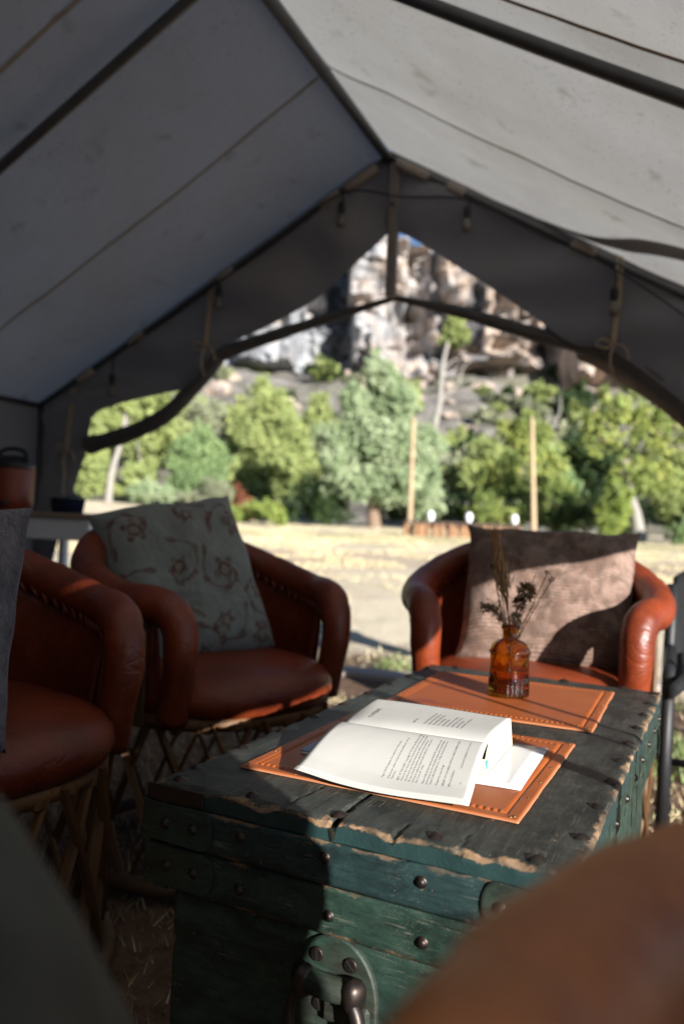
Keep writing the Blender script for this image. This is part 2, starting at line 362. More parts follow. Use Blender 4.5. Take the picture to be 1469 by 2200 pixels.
MAT['talus'] = n.done(n.bsdf(c, 0.95, n.bump(n.noise(0.9, 8, 0.75), 1.0, 0.6), **{'Specular IOR Level': 0.1}))
def leafmat(name, a, b, dk, trans=0.34):
    n = N(name); r = n.new('NewGeometry').outputs['Random Per Island']; cl = n.noise(0.9, 3)
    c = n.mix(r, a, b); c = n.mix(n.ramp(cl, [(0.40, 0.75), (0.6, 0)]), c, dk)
    d = n.bsdf(c, 0.6, None, **{'Specular IOR Level': 0.25}); t = n.new('BsdfTranslucent', {'Color': n.mix(0.5, c, (0.20, 0.24, 0.03))}).outputs[0]
    MAT[name] = n.done(n.new('MixShader', {0: trans, 1: d, 2: t}).outputs[0])
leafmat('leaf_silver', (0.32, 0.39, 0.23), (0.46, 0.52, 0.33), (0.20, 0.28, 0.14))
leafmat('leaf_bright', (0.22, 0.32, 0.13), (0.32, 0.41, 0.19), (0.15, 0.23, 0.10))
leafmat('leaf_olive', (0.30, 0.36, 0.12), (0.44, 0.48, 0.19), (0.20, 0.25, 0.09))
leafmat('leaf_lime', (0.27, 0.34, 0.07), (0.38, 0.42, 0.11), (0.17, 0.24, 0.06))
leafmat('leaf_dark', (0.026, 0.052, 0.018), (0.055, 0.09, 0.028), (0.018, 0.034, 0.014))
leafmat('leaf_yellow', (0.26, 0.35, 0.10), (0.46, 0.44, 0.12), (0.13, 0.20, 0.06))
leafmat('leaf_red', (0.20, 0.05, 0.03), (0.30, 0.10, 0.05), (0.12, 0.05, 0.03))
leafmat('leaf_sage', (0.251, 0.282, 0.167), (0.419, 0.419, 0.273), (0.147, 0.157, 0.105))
simple('bark_pale', (0.25, 0.23, 0.205), 0.9, 0.25, 5, 0.6, 12, 0.03)
simple('bark_brown', (0.17, 0.115, 0.08), 0.9, 0.3, 5, 0.7, 12, 0.03)
n = N('straw_blade'); r = n.new('NewGeometry').outputs['Random Per Island']; MAT['straw_blade'] = n.done(n.bsdf(n.ramp(r, [(0.0, (0.42, 0.31, 0.17)), (0.6, (0.66, 0.56, 0.36)), (0.85, (0.55, 0.49, 0.27)), (1.0, (0.26, 0.28, 0.09))]), 0.8))
n = N('green_blade'); r = n.new('NewGeometry').outputs['Random Per Island']; MAT['green_blade'] = n.done(n.bsdf(n.mix(r, (0.09, 0.15, 0.04), (0.20, 0.25, 0.08)), 0.7))

# ================================================================== terrain
E1 = (0.925, 0.380); E2 = (-0.380, 0.925)          # across / along the valley
def sw(x, y): return E1[0]*x+E1[1]*y, E2[0]*x+E2[1]*y
def xy(s, w_): return E1[0]*s+E2[0]*w_, E1[1]*s+E2[1]*w_
def gz(x, y):
    s, w_ = sw(np.asarray(x, float), np.asarray(y, float))
    return 0.0205*np.clip(w_-3.5, 0, 32)*sstep(3.0, 8, w_) + 0.55*sstep(-3, -10, s)*sstep(24, 33, w_)
def hill_z(s, w_):
    x, y = xy(s, w_); b = float(gz(x, y))
    n1 = noise.fractal(Vector((s*0.06, w_*0.06, 3.1)), 1.0, 2.0, 5)
    up = max(0.0, w_-37.0)
    return b - 0.3 + 0.30*up + n1*min(2.6, 0.12*up) + 0.3*min(1, max(0, (w_-34)/4))

ys = np.unique(np.concatenate([np.linspace(-200, -6, 14), np.arange(-6, 14, 0.25), np.arange(14, 60, 1.5), np.linspace(60, 500, 20)]))
xs = np.unique(np.concatenate([np.linspace(-400, -40, 16), np.arange(-40, -6, 1.5), np.arange(-6, 5, 0.25), np.arange(5, 40, 2.5), np.linspace(40, 400, 14)]))
XX, YY = np.meshgrid(xs, ys)
ZZ = gz(XX, YY)
near = (np.abs(XX) < 12) & (YY > -8) & (YY < 20)
ZZ = ZZ + np.where(near, np.array([noise.fractal(Vector((a*0.9, b*0.9, 0)), 1, 2, 3) for a, b in zip(XX.ravel(), YY.ravel())]).reshape(XX.shape)*0.018 - 0.012, 0)
ZZ = np.where((ZZ > -0.004) & (YY < 3.6), -0.004, ZZ)
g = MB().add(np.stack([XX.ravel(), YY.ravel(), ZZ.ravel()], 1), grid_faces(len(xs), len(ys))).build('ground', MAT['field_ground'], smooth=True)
tag(g, kind='structure')

ss = np.arange(-85, 86, 1.0); ws = np.arange(34, 116, 1.0); V = []
for w_ in ws:
    for s in ss:
        x, y = xy(s, w_); V.append((x, y, hill_z(s, w_)))
tag(MB().add(V, grid_faces(len(ss), len(ws))).build('hillside', MAT['talus'], smooth=True), kind='structure')

# cliff: buttresses, ledges and a deep alcove; runs on into a plateau behind its rim
ss = np.arange(-78, 79, 0.62); nz = 74; V = []
def ridged(p, o=4):
    v = 0; a = 1.0; p = Vector(p)
    for _ in range(o):
        v += a*(1-abs(noise.noise(p))*2); p = p*2.03+Vector((7.1, 3.3, 1.7)); a *= 0.5
    return v
for j in range(nz+6):
    for s in ss:
        rim = 36.5 + 0.8*noise.noise(Vector((s*0.3, 0, 5))) + 9*max(0, (abs(s-6)-9)/30)
        if j <= nz:
            t = j/nz; z = 14 + (rim-14)*t
            wq = 0.5*noise.noise(Vector((s*0.10, z*0.05, 4.4)))
            d = 103 + 4*t + 5*noise.noise(Vector((s*0.035, 0.4, 0))) - 2.2*ridged((s*0.07, z*0.015, 1.3), 3) - 0.9*ridged((s*0.3, z*0.5, 9.1), 4)
            d += 4.6*noise.cell(Vector((s/6.3+wq, z/19+0.3*wq, 1.5))) + 2.6*noise.cell(Vector((s/2.6+wq, z/9.0, 5.5))) + 0.7*noise.cell(Vector((0.5, z/1.7+0.05*s, 2.5))) + 1.0*noise.cell(Vector((s/1.2+wq, z/2.6+0.2*s/6, 8.5))) - 5
            d += 6.5*math.exp(-(((s-6.0)/3.4)**4 + ((z-25.6)/4.4)**4))                      # alcove
            d += 3.2*math.exp(-(((z-22.6-0.04*(s-20))/1.1)**2))*(0.5+0.5*float(sstep(8, 14, s)))
            d -= 1.2*math.exp(-(((z-30.5)/1.0)**2))
        else:
            z = rim + 0.12*(j-nz)*1.0; d = 110 + 9*(j-nz)
        x, y = xy(s, d); V.append((x, y, z))
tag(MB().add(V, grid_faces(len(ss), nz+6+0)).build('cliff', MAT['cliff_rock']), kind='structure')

# ================================================================== canvas wall tent
RX, RZ, GY, HW, EZ, BY = -1.119, 2.30, 3.102, 1.786, 1.286, -1.7
SLP = (RZ-EZ)/HW
def roof_z(x): return RZ-SLP*abs(x-RX)
tent = empty('wall_tent', (RX, GY, 0)); tag(tent, 'large canvas wall tent with open gable overhead framing the view', 'tent')
TI = Matrix.Translation((-RX, -GY, 0))
def tpart(name, mb, m, smooth=True, parent=None): 
    o = mb.build(name, MAT[m], tent if parent is None else parent, smooth)
    if parent is None: o.matrix_local = TI
    return o
seams = [GY, 2.46, 1.63, 0.80, -0.03, -0.86, BY]
rafters = [1.83, 0.48, -0.87]
for side in (-1, 1):
    for a, b in zip(seams[:-1], seams[1:]):
        nu, nv = 22, 50; V = []
        for j in range(nv):
            q = j/(nv-1); x = RX+side*HW*q
            for i in range(nu):
                y = a+(b-a)*i/(nu-1)
                near_r = min([abs(y-r) for r in rafters+[GY-0.02, BY]])
                sag = 0.018*min(1, near_r/0.45)*math.sin(math.pi*q) + 0.012*noise.fractal(Vector((x*1.9, y*2.6, side)), 1, 2, 3) - 0.010*math.exp(-min(abs(y-a), abs(y-b))/0.05)
                V.append((x, y, roof_z(x)-sag))
        F = grid_faces(nu, nv)
        tpart('roof_panel', MB().add(V, F), 'roof_canvas')
    for y0 in seams[1:-1]:
        V = []
        for j in range(34):
            q = j/33; x = RX+side*HW*q
            near_r = min([abs(y0-r) for r in rafters+[GY-0.02]])
            zz = roof_z(x)-0.018*min(1, near_r/0.45)*math.sin(math.pi*q)-0.012*noise.fractal(Vector((x*1.9, y0*2.6, side)), 1, 2, 3)+0.010-0.004+0.0025*noise.noise(Vector((x*14, y0, 3)))
            wv_ = 0.004*noise.noise(Vector((x*2.5, y0, 7))); V += [(x, y0-0.007+wv_, zz), (x, y0+0.007+wv_, zz)]
        tpart('seam', MB().add(V, grid_faces(2, 34)), 'seam_tape')
    for y0 in [GY-0.03]+[r-0.135*(side > 0)*(r > 1) for r in rafters]:
        dz = 0.026 if y0 < GY-0.1 else 0.020
        P = [(RX+side*0.02, y0, RZ-dz-0.02), (RX+side*HW*0.5, y0, roof_z(RX+side*HW*.5)-dz-0.012), (RX+side*HW, y0, EZ-dz+0.006)]
        tpart('rafter', MB().tube(smooth_path(P, 8), 0.0165 if y0 < GY-0.1 else 0.014, 12), 'pole_metal')
    P = [(RX+side*(HW-0.01), GY-0.02, EZ-0.012), (RX+side*(HW-0.01), BY+0.02, EZ-0.012)]
    tpart('eave_pipe', MB().tube(P, 0.014, 10), 'pole_metal')
    for y0 in [GY-0.03]+rafters+[BY+0.03]:
        tpart('wall_pole', MB().tube([(RX+side*(HW-0.02), y0, EZ-0.02), (RX+side*(HW-0.02), y0, 0)], 0.014, 10), 'pole_metal')
tpart('ridge_pole', MB().tube([(RX, GY-0.01, RZ-0.032), (RX, BY+0.02, RZ-0.032)], 0.021, 14), 'pole_metal')
# left side wall down to the grass, back wall closed, right side wall rolled up under the eave
def sheet(P00, P10, P01, P11, nu, nv, amp, fr, axis, seed):
    V = []; P00, P10, P01, P11 = map(Vector, (P00, P10, P01, P11))
    for j in range(nv):
        for i in range(nu):
            u, v = i/(nu-1), j/(nv-1); p = (P00*(1-u)+P10*u)*(1-v)+(P01*(1-u)+P11*u)*v
            k = amp*(math.sin(u*fr+2.5*noise.noise(Vector((u*3, v*1.5, seed))))*(0.3+0.7*v)+0.6*noise.noise(Vector((u*6, v*3, seed+4))))
            p = p+Vector(axis)*k; V.append(p)
    return V, grid_faces(nu, nv)
XL, XR = RX-HW, RX+HW
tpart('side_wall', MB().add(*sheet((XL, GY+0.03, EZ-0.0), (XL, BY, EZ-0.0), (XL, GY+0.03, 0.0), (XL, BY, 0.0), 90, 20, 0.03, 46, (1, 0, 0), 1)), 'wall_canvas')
V = []
for j in range(24):
    for i in range(60):
        x = XL+(XR-XL)*i/59; v = j/23; z = (roof_z(x)-0.01)*(1-v); V.append((x, BY-0.01+0.03*math.sin(i*0.9)*v, z))
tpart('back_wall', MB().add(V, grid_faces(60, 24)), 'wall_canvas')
V = []
for j in range(6):
    for i in range(80):
        y = BY+(GY-BY)*i/79; V.append((XR+0.012*math.sin(i*0.7)*j/5, y, EZ-0.01-j/5*(EZ-1.0-0.10*float(sstep(0.75, 1.12, y)))))
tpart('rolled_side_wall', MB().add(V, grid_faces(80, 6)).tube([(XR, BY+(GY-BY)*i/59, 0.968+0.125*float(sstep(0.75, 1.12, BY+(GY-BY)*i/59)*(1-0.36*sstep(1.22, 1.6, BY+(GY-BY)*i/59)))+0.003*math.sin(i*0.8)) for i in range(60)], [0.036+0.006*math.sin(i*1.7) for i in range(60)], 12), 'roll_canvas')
def tie_cord(P, r=0.004): return tpart('tie_cord', MB().tube(smooth_path(P, 5), r, 6), 'cord')
tie_cord([(XR-0.03, 0.72, 1.28), (XR-0.05, 0.73, 1.0), (XR-0.03, 0.74, 0.8), (XR-0.03, 0.75, 0.45)], 0.0055)
tie_cord([(XR-0.03, 0.66, 1.28), (XR-0.05, 0.665, 1.0), (XR-0.03, 0.67, 0.8), (XR-0.02, 0.68, 0.48)], 0.0055)
tie_cord([(XR-0.03, -0.35, 1.28), (XR-0.05, -0.34, 1.0), (XR-0.03, -0.36, 0.8), (XR-0.03, -0.34, 0.5)], 0.007)

# gable canvas: hangs from the gable rafters and is gathered to the sides
def curtain(top, bot, k, amp, seed, y0=GY, parent=None, m='wall_canvas', name='gable_canvas', nv=16):
    T_ = smooth_path([(a, 0, b) for a, b in top], k); B_ = smooth_path([(a, 0, b) for a, b in bot], k)
    def resample(P, n):
        L = [0]
        for a, b in zip(P[:-1], P[1:]): L.append(L[-1]+(b-a).length)
        out = []; j = 0
        for i in range(n):
            t = L[-1]*i/(n-1)
            while j < len(L)-2 and L[j+1] < t: j += 1
            out.append(P[j].lerp(P[j+1], (t-L[j])/max(1e-9, L[j+1]-L[j])))
        return out
    n_ = 90; T_ = resample(T_, n_); B_ = resample(B_, n_); V = []
    for j in range(nv):
        v = j/(nv-1)
        for i in range(n_):
            p = T_[i].lerp(B_[i], v)
            k_ = amp*1.5*math.sin(math.pi*v)**0.7*(1.0*math.sin(i*0.42+4.0*v+2.2*noise.noise(Vector((i*0.05, v*0.8, seed))))+0.6*noise.noise(Vector((i*0.16, v*1.2, seed+3))))
            V.append((p.x, y0-0.012+k_, p.z))
    return tpart(name, MB().add(V, grid_faces(n_, nv)), m, parent=parent)
TL = [(RX+0.02, 2.31), (-1.6, roof_z(-1.6)+0.016), (-2.2, roof_z(-2.2)+0.016), (-2.89, roof_z(-2.89)-0.004), (-2.925, 1.1), (-2.925, 0.6), (-2.925, 0.02)]
BL = [(-1.098, 1.975), (-1.25, 1.851), (-1.41, 1.722), (-1.56, 1.648), (-1.70, 1.590), (-1.92, 1.51), (-2.04, 1.36), (-2.22, 1.318), (-2.45, 1.275), (-2.585, 1.22), (-2.61, 1.08), (-2.66, 0.92), (-2.72, 0.75), (-2.80, 0.46), (-2.86, 0.02)]
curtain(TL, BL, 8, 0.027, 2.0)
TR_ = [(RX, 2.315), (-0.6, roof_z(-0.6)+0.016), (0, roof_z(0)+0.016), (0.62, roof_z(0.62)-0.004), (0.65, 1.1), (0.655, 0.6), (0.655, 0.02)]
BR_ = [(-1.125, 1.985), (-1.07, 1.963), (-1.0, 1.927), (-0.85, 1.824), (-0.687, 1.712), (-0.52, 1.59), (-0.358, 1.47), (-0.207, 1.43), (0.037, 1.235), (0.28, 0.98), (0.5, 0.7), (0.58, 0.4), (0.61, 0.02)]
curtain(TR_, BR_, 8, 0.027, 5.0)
def roll(P, r0, r1, rm=None):
    Q = smooth_path([(a, GY+0.03, b) for a, b in P], 10); m = len(Q)
    rr = [(r0+(r1-r0)*i/(m-1))*(1+0.14*noise.noise(Vector((i*0.35, r0*50, 1)))) for i in range(m)]
    mb = MB().tube(Q, rr, 14)
    # spiral lap of the rolled cloth
    lap = [q+Vector((0, -rr[i]*math.cos(i*0.09), rr[i]*math.sin(i*0.09))) for i, q in enumerate(Q)]
    mb.tube(lap, [max(0.003, x*0.16) for x in rr], 6)
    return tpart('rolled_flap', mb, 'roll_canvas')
roll([(-1.085, 1.705), (-1.30, 1.655), (-1.515, 1.607), (-1.75, 1.548), (-1.925, 1.50)], 0.011, 0.036)
roll([(-1.925, 1.49), (-2.05, 1.36), (-2.193, 1.232), (-2.40, 1.143), (-2.64, 1.085)], 0.034, 0.042)
roll([(-1.085, 1.705), (-0.93, 1.662), (-0.776, 1.618), (-0.5, 1.522), (-0.207, 1.425), (0.037, 1.235), (0.28, 0.98), (0.5, 0.7)], 0.012, 0.052)
curtain([(-0.36, 1.46), (-0.207, 1.40), (0.04, 1.22), (0.3, 0.95)], [(-0.345, 1.425), (-0.207, 1.345), (0.04, 1.155), (0.3, 0.86)], 8, 0.006, 8.0, GY+0.075, m='flap_canvas', name='outer_flap', nv=5)
# king post, straps, ties
kp = MB().box((-1.089, GY-0.02, 1.975), (0.043, 0.032, 0.56), bev=0.004); tpart('king_post', kp, 'pole_wood', False)
tpart('post_bolt', MB().tube([(-1.089, GY-0.04, 2.075), (-1.089, GY-0.03, 2.075)], 0.009, 10), 'pole_metal')
def strap(x, L, dz=0.0, wdt=0.05):
    sg = -1 if x < RX else 1; d = Vector((sg*1, 0, -SLP)).normalized(); c = Vector((x, GY-0.035, roof_z(x)-0.032+dz))
    M = Matrix.Translation(c) @ Matrix(((d.x, 0, -d.z, 0), (0, 1, 0, 0), (d.z, 0, d.x, 0), (0, 0, 0, 1)))
    V, F = box((0, 0, 0), (L*0.85, wdt*0.75, 0.038), 0.008); tpart('rafter_sleeve', MB().add([M @ Vector(v) for v in V], F), 'strap_web')
for x, L in ((-1.374, 0.12), (-1.864, 0.10), (-2.332, 0.11), (-2.62, 0.12), (-0.825, 0.10), (-0.329, 0.12)): strap(x, L)
strap(-1.235, 0.19, -0.004, 0.06); strap(-1.01, 0.19, -0.004, 0.06)
def bow(x, z, s=1.0):
    tie_cord([(x, GY-0.05, z), (x-0.035*s, GY-0.07, z+0.02*s), (x-0.06*s, GY-0.06, z+0.005), (x-0.03*s, GY-0.06, z-0.012), (x, GY-0.05, z)])
    tie_cord([(x, GY-0.05, z), (x+0.03*s, GY-0.07, z-0.005), (x+0.05*s, GY-0.06, z-0.03*s), (x+0.055*s, GY-0.06, z-0.06*s)])
    tie_cord([(x, GY-0.05, z), (x-0.008, GY-0.07, z-0.06*s), (x+0.004, GY-0.06, z-0.13*s)])
for x, z0, z1 in ((-1.945, 1.80, 1.52), (-0.21, 1.79, 1.45), (-2.70, 1.35, 1.06)):
    tie_cord([(x, GY-0.03, z0), (x+0.006, GY-0.05, (z0+z1)/2), (x-0.004, GY-0.05, z1)], 0.008); tie_cord([(x+0.02, GY-0.03, z0), (x+0.016, GY-0.05, (z0+z1)/2), (x+0.004, GY-0.05, z1)], 0.005); bow(x, z1)
tie_cord([(-2.70, GY-0.06, 1.06), (-2.695, GY-0.07, 0.9), (-2.70, GY-0.06, 0.75)], 0.004)
# cloth strip added above the right slope, shaped to cast a wavy shadow band
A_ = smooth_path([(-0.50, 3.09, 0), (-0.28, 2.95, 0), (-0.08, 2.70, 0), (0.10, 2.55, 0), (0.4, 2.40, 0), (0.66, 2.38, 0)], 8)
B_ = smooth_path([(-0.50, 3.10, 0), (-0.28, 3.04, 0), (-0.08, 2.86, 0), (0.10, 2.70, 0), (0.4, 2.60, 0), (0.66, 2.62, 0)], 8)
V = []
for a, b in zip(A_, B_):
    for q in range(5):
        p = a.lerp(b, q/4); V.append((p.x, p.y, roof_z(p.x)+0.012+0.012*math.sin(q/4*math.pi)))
tpart('roof_shadow_strip', MB().add(V, grid_faces(5, len(A_))), 'roll_canvas')

# string lights clipped under the gable rafters
sl_ = empty('string_lights', (RX, GY, 2.2)); tag(sl_, 'black cord of small pear bulbs strung along the gable rafters', 'string lights')
SI = Matrix.Translation((-RX, -GY, -2.2))
bx = [(-2.444, 1.365), (-1.882, 1.741), (-1.306, 2.049), (-0.771, 1.974), (-0.213, 1.612)]
P = []
for i, (x, z) in enumerate(bx):
    zt = roof_z(x)-0.06; P += [(x, GY-0.06, zt)]
    if i < 4:
        x2 = bx[i+1][0]; xm = (x+x2)/2; P += [(xm, GY-0.07, min(roof_z(xm), (roof_z(x)+roof_z(x2))/2)-0.065)]
P += [(0.25, GY-0.06, roof_z(0.25)-0.14), (0.6, GY-0.06, roof_z(0.6)-0.06)]
o = MB().tube(smooth_path(P, 8), 0.0035, 6).build('cord', MAT['black_rubber'], sl_, True); o.matrix_local = SI
V, F = lathe([(0.0, 0.0), (0.013, 0.0), (0.015, -0.012), (0.015, -0.035), (0.012, -0.05)], 12); sock = MB().add(V, F).mesh('socket', True)
V, F = lathe([(0.011, -0.048), (0.013, -0.056), (0.019, -0.075), (0.020, -0.085), (0.014, -0.1), (0.0, -0.104)], 12); blb = MB().add(V, F).mesh('bulb', True)
for x, z in bx:
    zt = roof_z(x)-0.06
    d = MB().tube([(x, GY-0.06, zt), (x+0.008, GY-0.065, (zt+z+0.04)/2), (x, GY-0.06, z+0.04)], 0.004, 6).build('drop_cord', MAT['black_rubber'], sl_, True); d.matrix_local = SI
    so_ = obj('socket', sock, MAT['black_rubber'], sl_); so_.matrix_local = SI @ Matrix.Translation((x, GY-0.06, z+0.045))
    b_ = obj('bulb', blb, MAT['bulb_frost'], so_)

# ================================================================== equipal barrel chairs
def rim_path(back, arm, tm=118, a=0.285, b=0.28):
    P = []
    for i in range(41):
        th = R(-tm+2*tm*i/40); q = 0.5+0.5*math.cos(math.pi*abs(th)/R(tm))
        P.append(Vector((a*math.sin(th), b*math.cos(th), arm+(back-arm)*q)))
    t = (P[-1]-P[-3]); t.z = 0; t.normalize(); e = P[-1]
    tail = [e+t*0.035+Vector((0, 0, -0.012)), e+t*0.058+Vector((0, 0, -0.045)), e+t*0.062+Vector((0, 0, -0.095)), e+t*0.052+Vector((-0.006, 0, -0.15)), e+t*0.035+Vector((-0.014, 0, arm*-0.40))]
    head = [Vector((-p.x, p.y, p.z)) for p in reversed(tail)]
    return head, P, tail
def chair_parts(back=0.72, arm=0.585, rr=0.038, tm=118, a=0.285):
    D = {}
    head, mid, tail = rim_path(back, arm, tm, a, a*0.98); D['mid'] = mid
    path = smooth_path(head+mid[::2]+tail, 4)
    m = len(path); rad = []
    for i in range(m):
        k = min(i, m-1-i)/m
        rad.append(rr*(0.80+0.20*min(1, k/0.12))*(1+0.05*noise.noise(Vector((i*0.25, 0, 0)))-0.07*math.exp(-((k-0.115)/0.006)**2)-0.05*math.exp(-((k-0.30)/0.005)**2)))
    D['rim'] = MB().tube(path, rad, 18).mesh('rim', True)
    # lacing on the inner side of the rim
    lb = MB()
    for i in range(4, m-4, 1):
        p = path[i]; c = Vector((0, 0.0, p.z)); inn = (c-p); inn.z = 0; inn.normalize()
        q = p+inn*rad[i]*0.80+Vector((0, 0, -rad[i]*0.62)); t = (path[i+1]-path[i-1]).normalized()
        if inn.length and i % 2 == 0: lb.tube([q-t*0.008+Vector((0, 0, 0.008)), q+t*0.006-Vector((0, 0, 0.012))], 0.0042, 6)
    D['lacing'] = lb.mesh('lacing', True)
    # leather shell inside the barrel
    V = []; nv = 10; full = [p for p in mid]
    for j in range(nv):
        v = j/(nv-1)
        for p in full:
            rs = 1-0.13*v-0.02*math.sin(v*math.pi); V.append((p.x*rs, p.y*rs, p.z*(1-v)+0.375*v))
    D['backrest'] = MB().add(V, grid_faces(len(full), nv)).mesh('backrest', True)
    # outer leather apron that closes the barrel behind the slats
    V = []
    for j in range(6):
        v = j/5
        for p in full: V.append((p.x*(0.97-0.06*v), p.y*(0.97-0.06*v), (p.z-0.02)*(1-v)+0.35*v))
    D['outer_shell'] = MB().add(V, grid_faces(len(full), 6)).mesh('outer_shell', True)
    # seat pad
    V = []; prof = [(r_, z_+0.043) for r_, z_ in [(0.0, 0.408), (0.35, 0.407), (0.6, 0.404), (0.8, 0.398), (0.92, 0.384), (0.99, 0.362), (1.0, 0.340), (0.97, 0.318), (0.85, 0.306), (0.0, 0.305)]]
    na = 48
    for (f, z) in prof:
        for k in range(na):
            an = 2*math.pi*k/na; cx, sy_ = math.cos(an), math.sin(an)
            rx = 0.245; ry = 0.285 if sy_ < 0 else 0.24
            e = 0.78; x = rx*f*math.copysign(abs(cx)**e, cx); y = ry*f*math.copysign(abs(sy_)**e, sy_)
            V.append((x, y, z+0.006*noise.noise(Vector((x*7, y*7, z*3)))))
    D['seat'] = MB().add(V, grid_faces(na, len(prof), True)).mesh('seat', True)
    # base: two hoops, leather band, crossed cedar splints
    ring = lambda r, z, n=48: [(r*math.cos(2*math.pi*k/n), r*math.sin(2*math.pi*k/n), z) for k in range(n)]
    D['top_hoop'] = MB().add(*tube(ring(0.262, 0.345), 0.015, 10, False, 1.0, True)).mesh('top_hoop', True)
    D['bottom_hoop'] = MB().add(*tube(ring(0.285, 0.02), 0.018, 10, False, 1.0, True)).mesh('bottom_hoop', True)
    s = MB()
    for sg in (1,):
        P = [(0.276*math.cos(R(15)*t*2-R(15)), 0.276*math.sin(R(15)*t*2-R(15)), 0.353-0.323*t) for t in np.linspace(0, 1, 5)]
        s.tube(P, 0.011, 6, True, 0.45)
    D['splint'] = s.mesh('splint')
    D['slat'] = MB().box((0, 0, 0.5), (0.026, 0.008, 1.0), bev=0.003).mesh('slat')
    # short splint ends that stick out under the seat front
    D['peg'] = MB().box((0, 0, 0), (0.024, 0.05, 0.022), bev=0.005).mesh('peg')
    return D
CH = chair_parts(); CH_LOW = chair_parts(0.637, 0.635, 0.029, 84.5, 0.299)
def chair(D, loc, face, label, mat='chair_leather'):
    """face: unit vector the seat opens to"""
    rz = math.atan2(face[1], face[0])+math.pi/2
    c = empty('barrel_chair', (loc[0], loc[1], 0), rz); tag(c, label, 'chair', 'leather barrel chairs around the chest')
    for k in ('seat', 'backrest', 'outer_shell'):
        o = obj(k, D[k], MAT[mat], c)
        if k != 'seat':
            md = o.modifiers.new('thick', 'SOLIDIFY'); md.thickness = 0.005
    rim = obj('rim', D['rim'], MAT[mat], c); tag(obj('lacing', D['lacing'], MAT[mat], rim), kind='stuff')
    obj('top_hoop', D['top_hoop'], MAT['cedar'], c); obj('bottom_hoop', D['bottom_hoop'], MAT['cedar_dark'], c)
    for i in range(16):
        o = obj('splint', D['splint'], MAT['cedar'], c, rot=(0, 0, i*2*math.pi/16)); o = obj('splint', D['splint'], MAT['cedar'], c, rot=(0, 0, i*2*math.pi/16+0.2), scale=(0.965, -0.965, 1))
    mid = D['mid']
    for i in range(1, 40, 3):
        p = mid[i]; an = math.atan2(p.y, p.x); r_ = math.hypot(p.x, p.y)-0.002
        obj('slat', D['slat'], MAT['cedar_dark' if i % 2 else 'cedar'], c, loc=(r_*math.cos(an), r_*math.sin(an), 0.34), rot=(0, 0, an+math.pi/2), scale=(1, 1, p.z-0.03-0.34))
    for i in range(9):
        an = R(-90-52+13*i); rr_ = 0.252
        obj('peg', D['peg'], MAT['cedar'], c, loc=(rr_*math.cos(an), rr_*math.sin(an), 0.335+0.003*(i % 3)), rot=(0, 0.12*(i % 2), an+math.pi/2+0.1*((i*7) % 3-1)))
    return c
chair(CH, (-0.30, 1.985), Vector((0.10, -1.0)).normalized(), 'rust leather barrel chair behind the chest holding the pink woven cushion')
chair(CH, (-0.985, 1.625), Vector((0.94, -0.34)).normalized(), 'rust leather barrel chair holding the floral cushion left of the chest')
chair(CH, (-1.10, 0.965), Vector((0.985, -0.17)).normalized(), 'rust leather barrel chair with grey plush pillow at left edge')
chair(CH_LOW, (0.261, 0.152), (math.cos(0.70), math.sin(0.70)), 'blurred brown leather chair rim closest to camera at lower right', 'brown_leather')
chair(CH, (-0.45, -0.07), Vector((0.1, 1.0)).normalized(), 'leather chair close to camera under the blurred sage pillow')

# ================================================================== cushions
def floral_motif(X, Y):
    """scrolling vines with rosettes and leaves; X, Y in -1..1 over the cushion face"""
    rg = np.random.default_rng(21); m = np.zeros_like(X); m2 = np.zeros_like(X)
    def stroke(px, py, wd):
        d = np.full(X.shape, 9.0)
        for x0, y0 in zip(px, py): d = np.minimum(d, np.hypot(X-x0, Y-y0))
        return 1-sstep(wd*0.6, wd*1.3, d)
    C = [(-0.62, 0.62, 1), (0.12, 0.70, -1), (0.74, 0.50, 1), (-0.20, 0.12, 1), (-0.78, -0.10, -1), (0.42, -0.02, -1), (0.86, -0.34, 1), (-0.42, -0.55, -1), (0.22, -0.62, 1), (-0.84, -0.80, 1), (0.72, -0.86, -1), (-0.1, -0.95, 1)]
    for (cx, cy, h) in C:
        ph = rg.uniform(0, 6.28); t = np.linspace(0.3, 5.2, 70); r = 0.05+0.052*t
        px, py = cx+r*np.cos(h*t+ph), cy+r*np.sin(h*t+ph); m = np.maximum(m, 0.8*stroke(px, py, 0.016))
        rr = np.hypot(X-cx, Y-cy); an = np.arctan2(Y-cy, X-cx); R0 = rg.uniform(0.10, 0.15)*(1+0.28*np.cos(5*an+ph))
        m = np.maximum(m, (1-sstep(R0*0.85, R0*1.1, rr))*(0.45+0.55*(np.cos(rr*95) > -0.2)))
        m2 = np.maximum(m2, 1-sstep(0.025, 0.05, rr))
        for k in (18, 34, 50, 66):                                   # leaves along the vine
            a_ = ph+h*t[k]+h*1.2; lx, ly = px[k]+0.05*np.cos(a_), py[k]+0.05*np.sin(a_); u = (X-lx)*np.cos(a_)+(Y-ly)*np.sin(a_); v = -(X-lx)*np.sin(a_)+(Y-ly)*np.cos(a_)
            q = np.hypot(u/0.085, v/0.034); m = np.maximum(m, np.where(k % 4 == 2, 1.0, 0.75)*(1-sstep(0.8, 1.1, q))*(sstep(0.05, 0.25, np.abs(v)/0.034)*0.5+0.5))
    for q in np.linspace(-0.9, 0.9, 26): m2 = np.maximum(m2, 0.7*(1-sstep(0.02, 0.04, np.hypot(X-0.12*np.sin(q*6)-0.02, Y-q))))
    return np.clip(m, 0, 1), np.clip(m2, 0, 1)
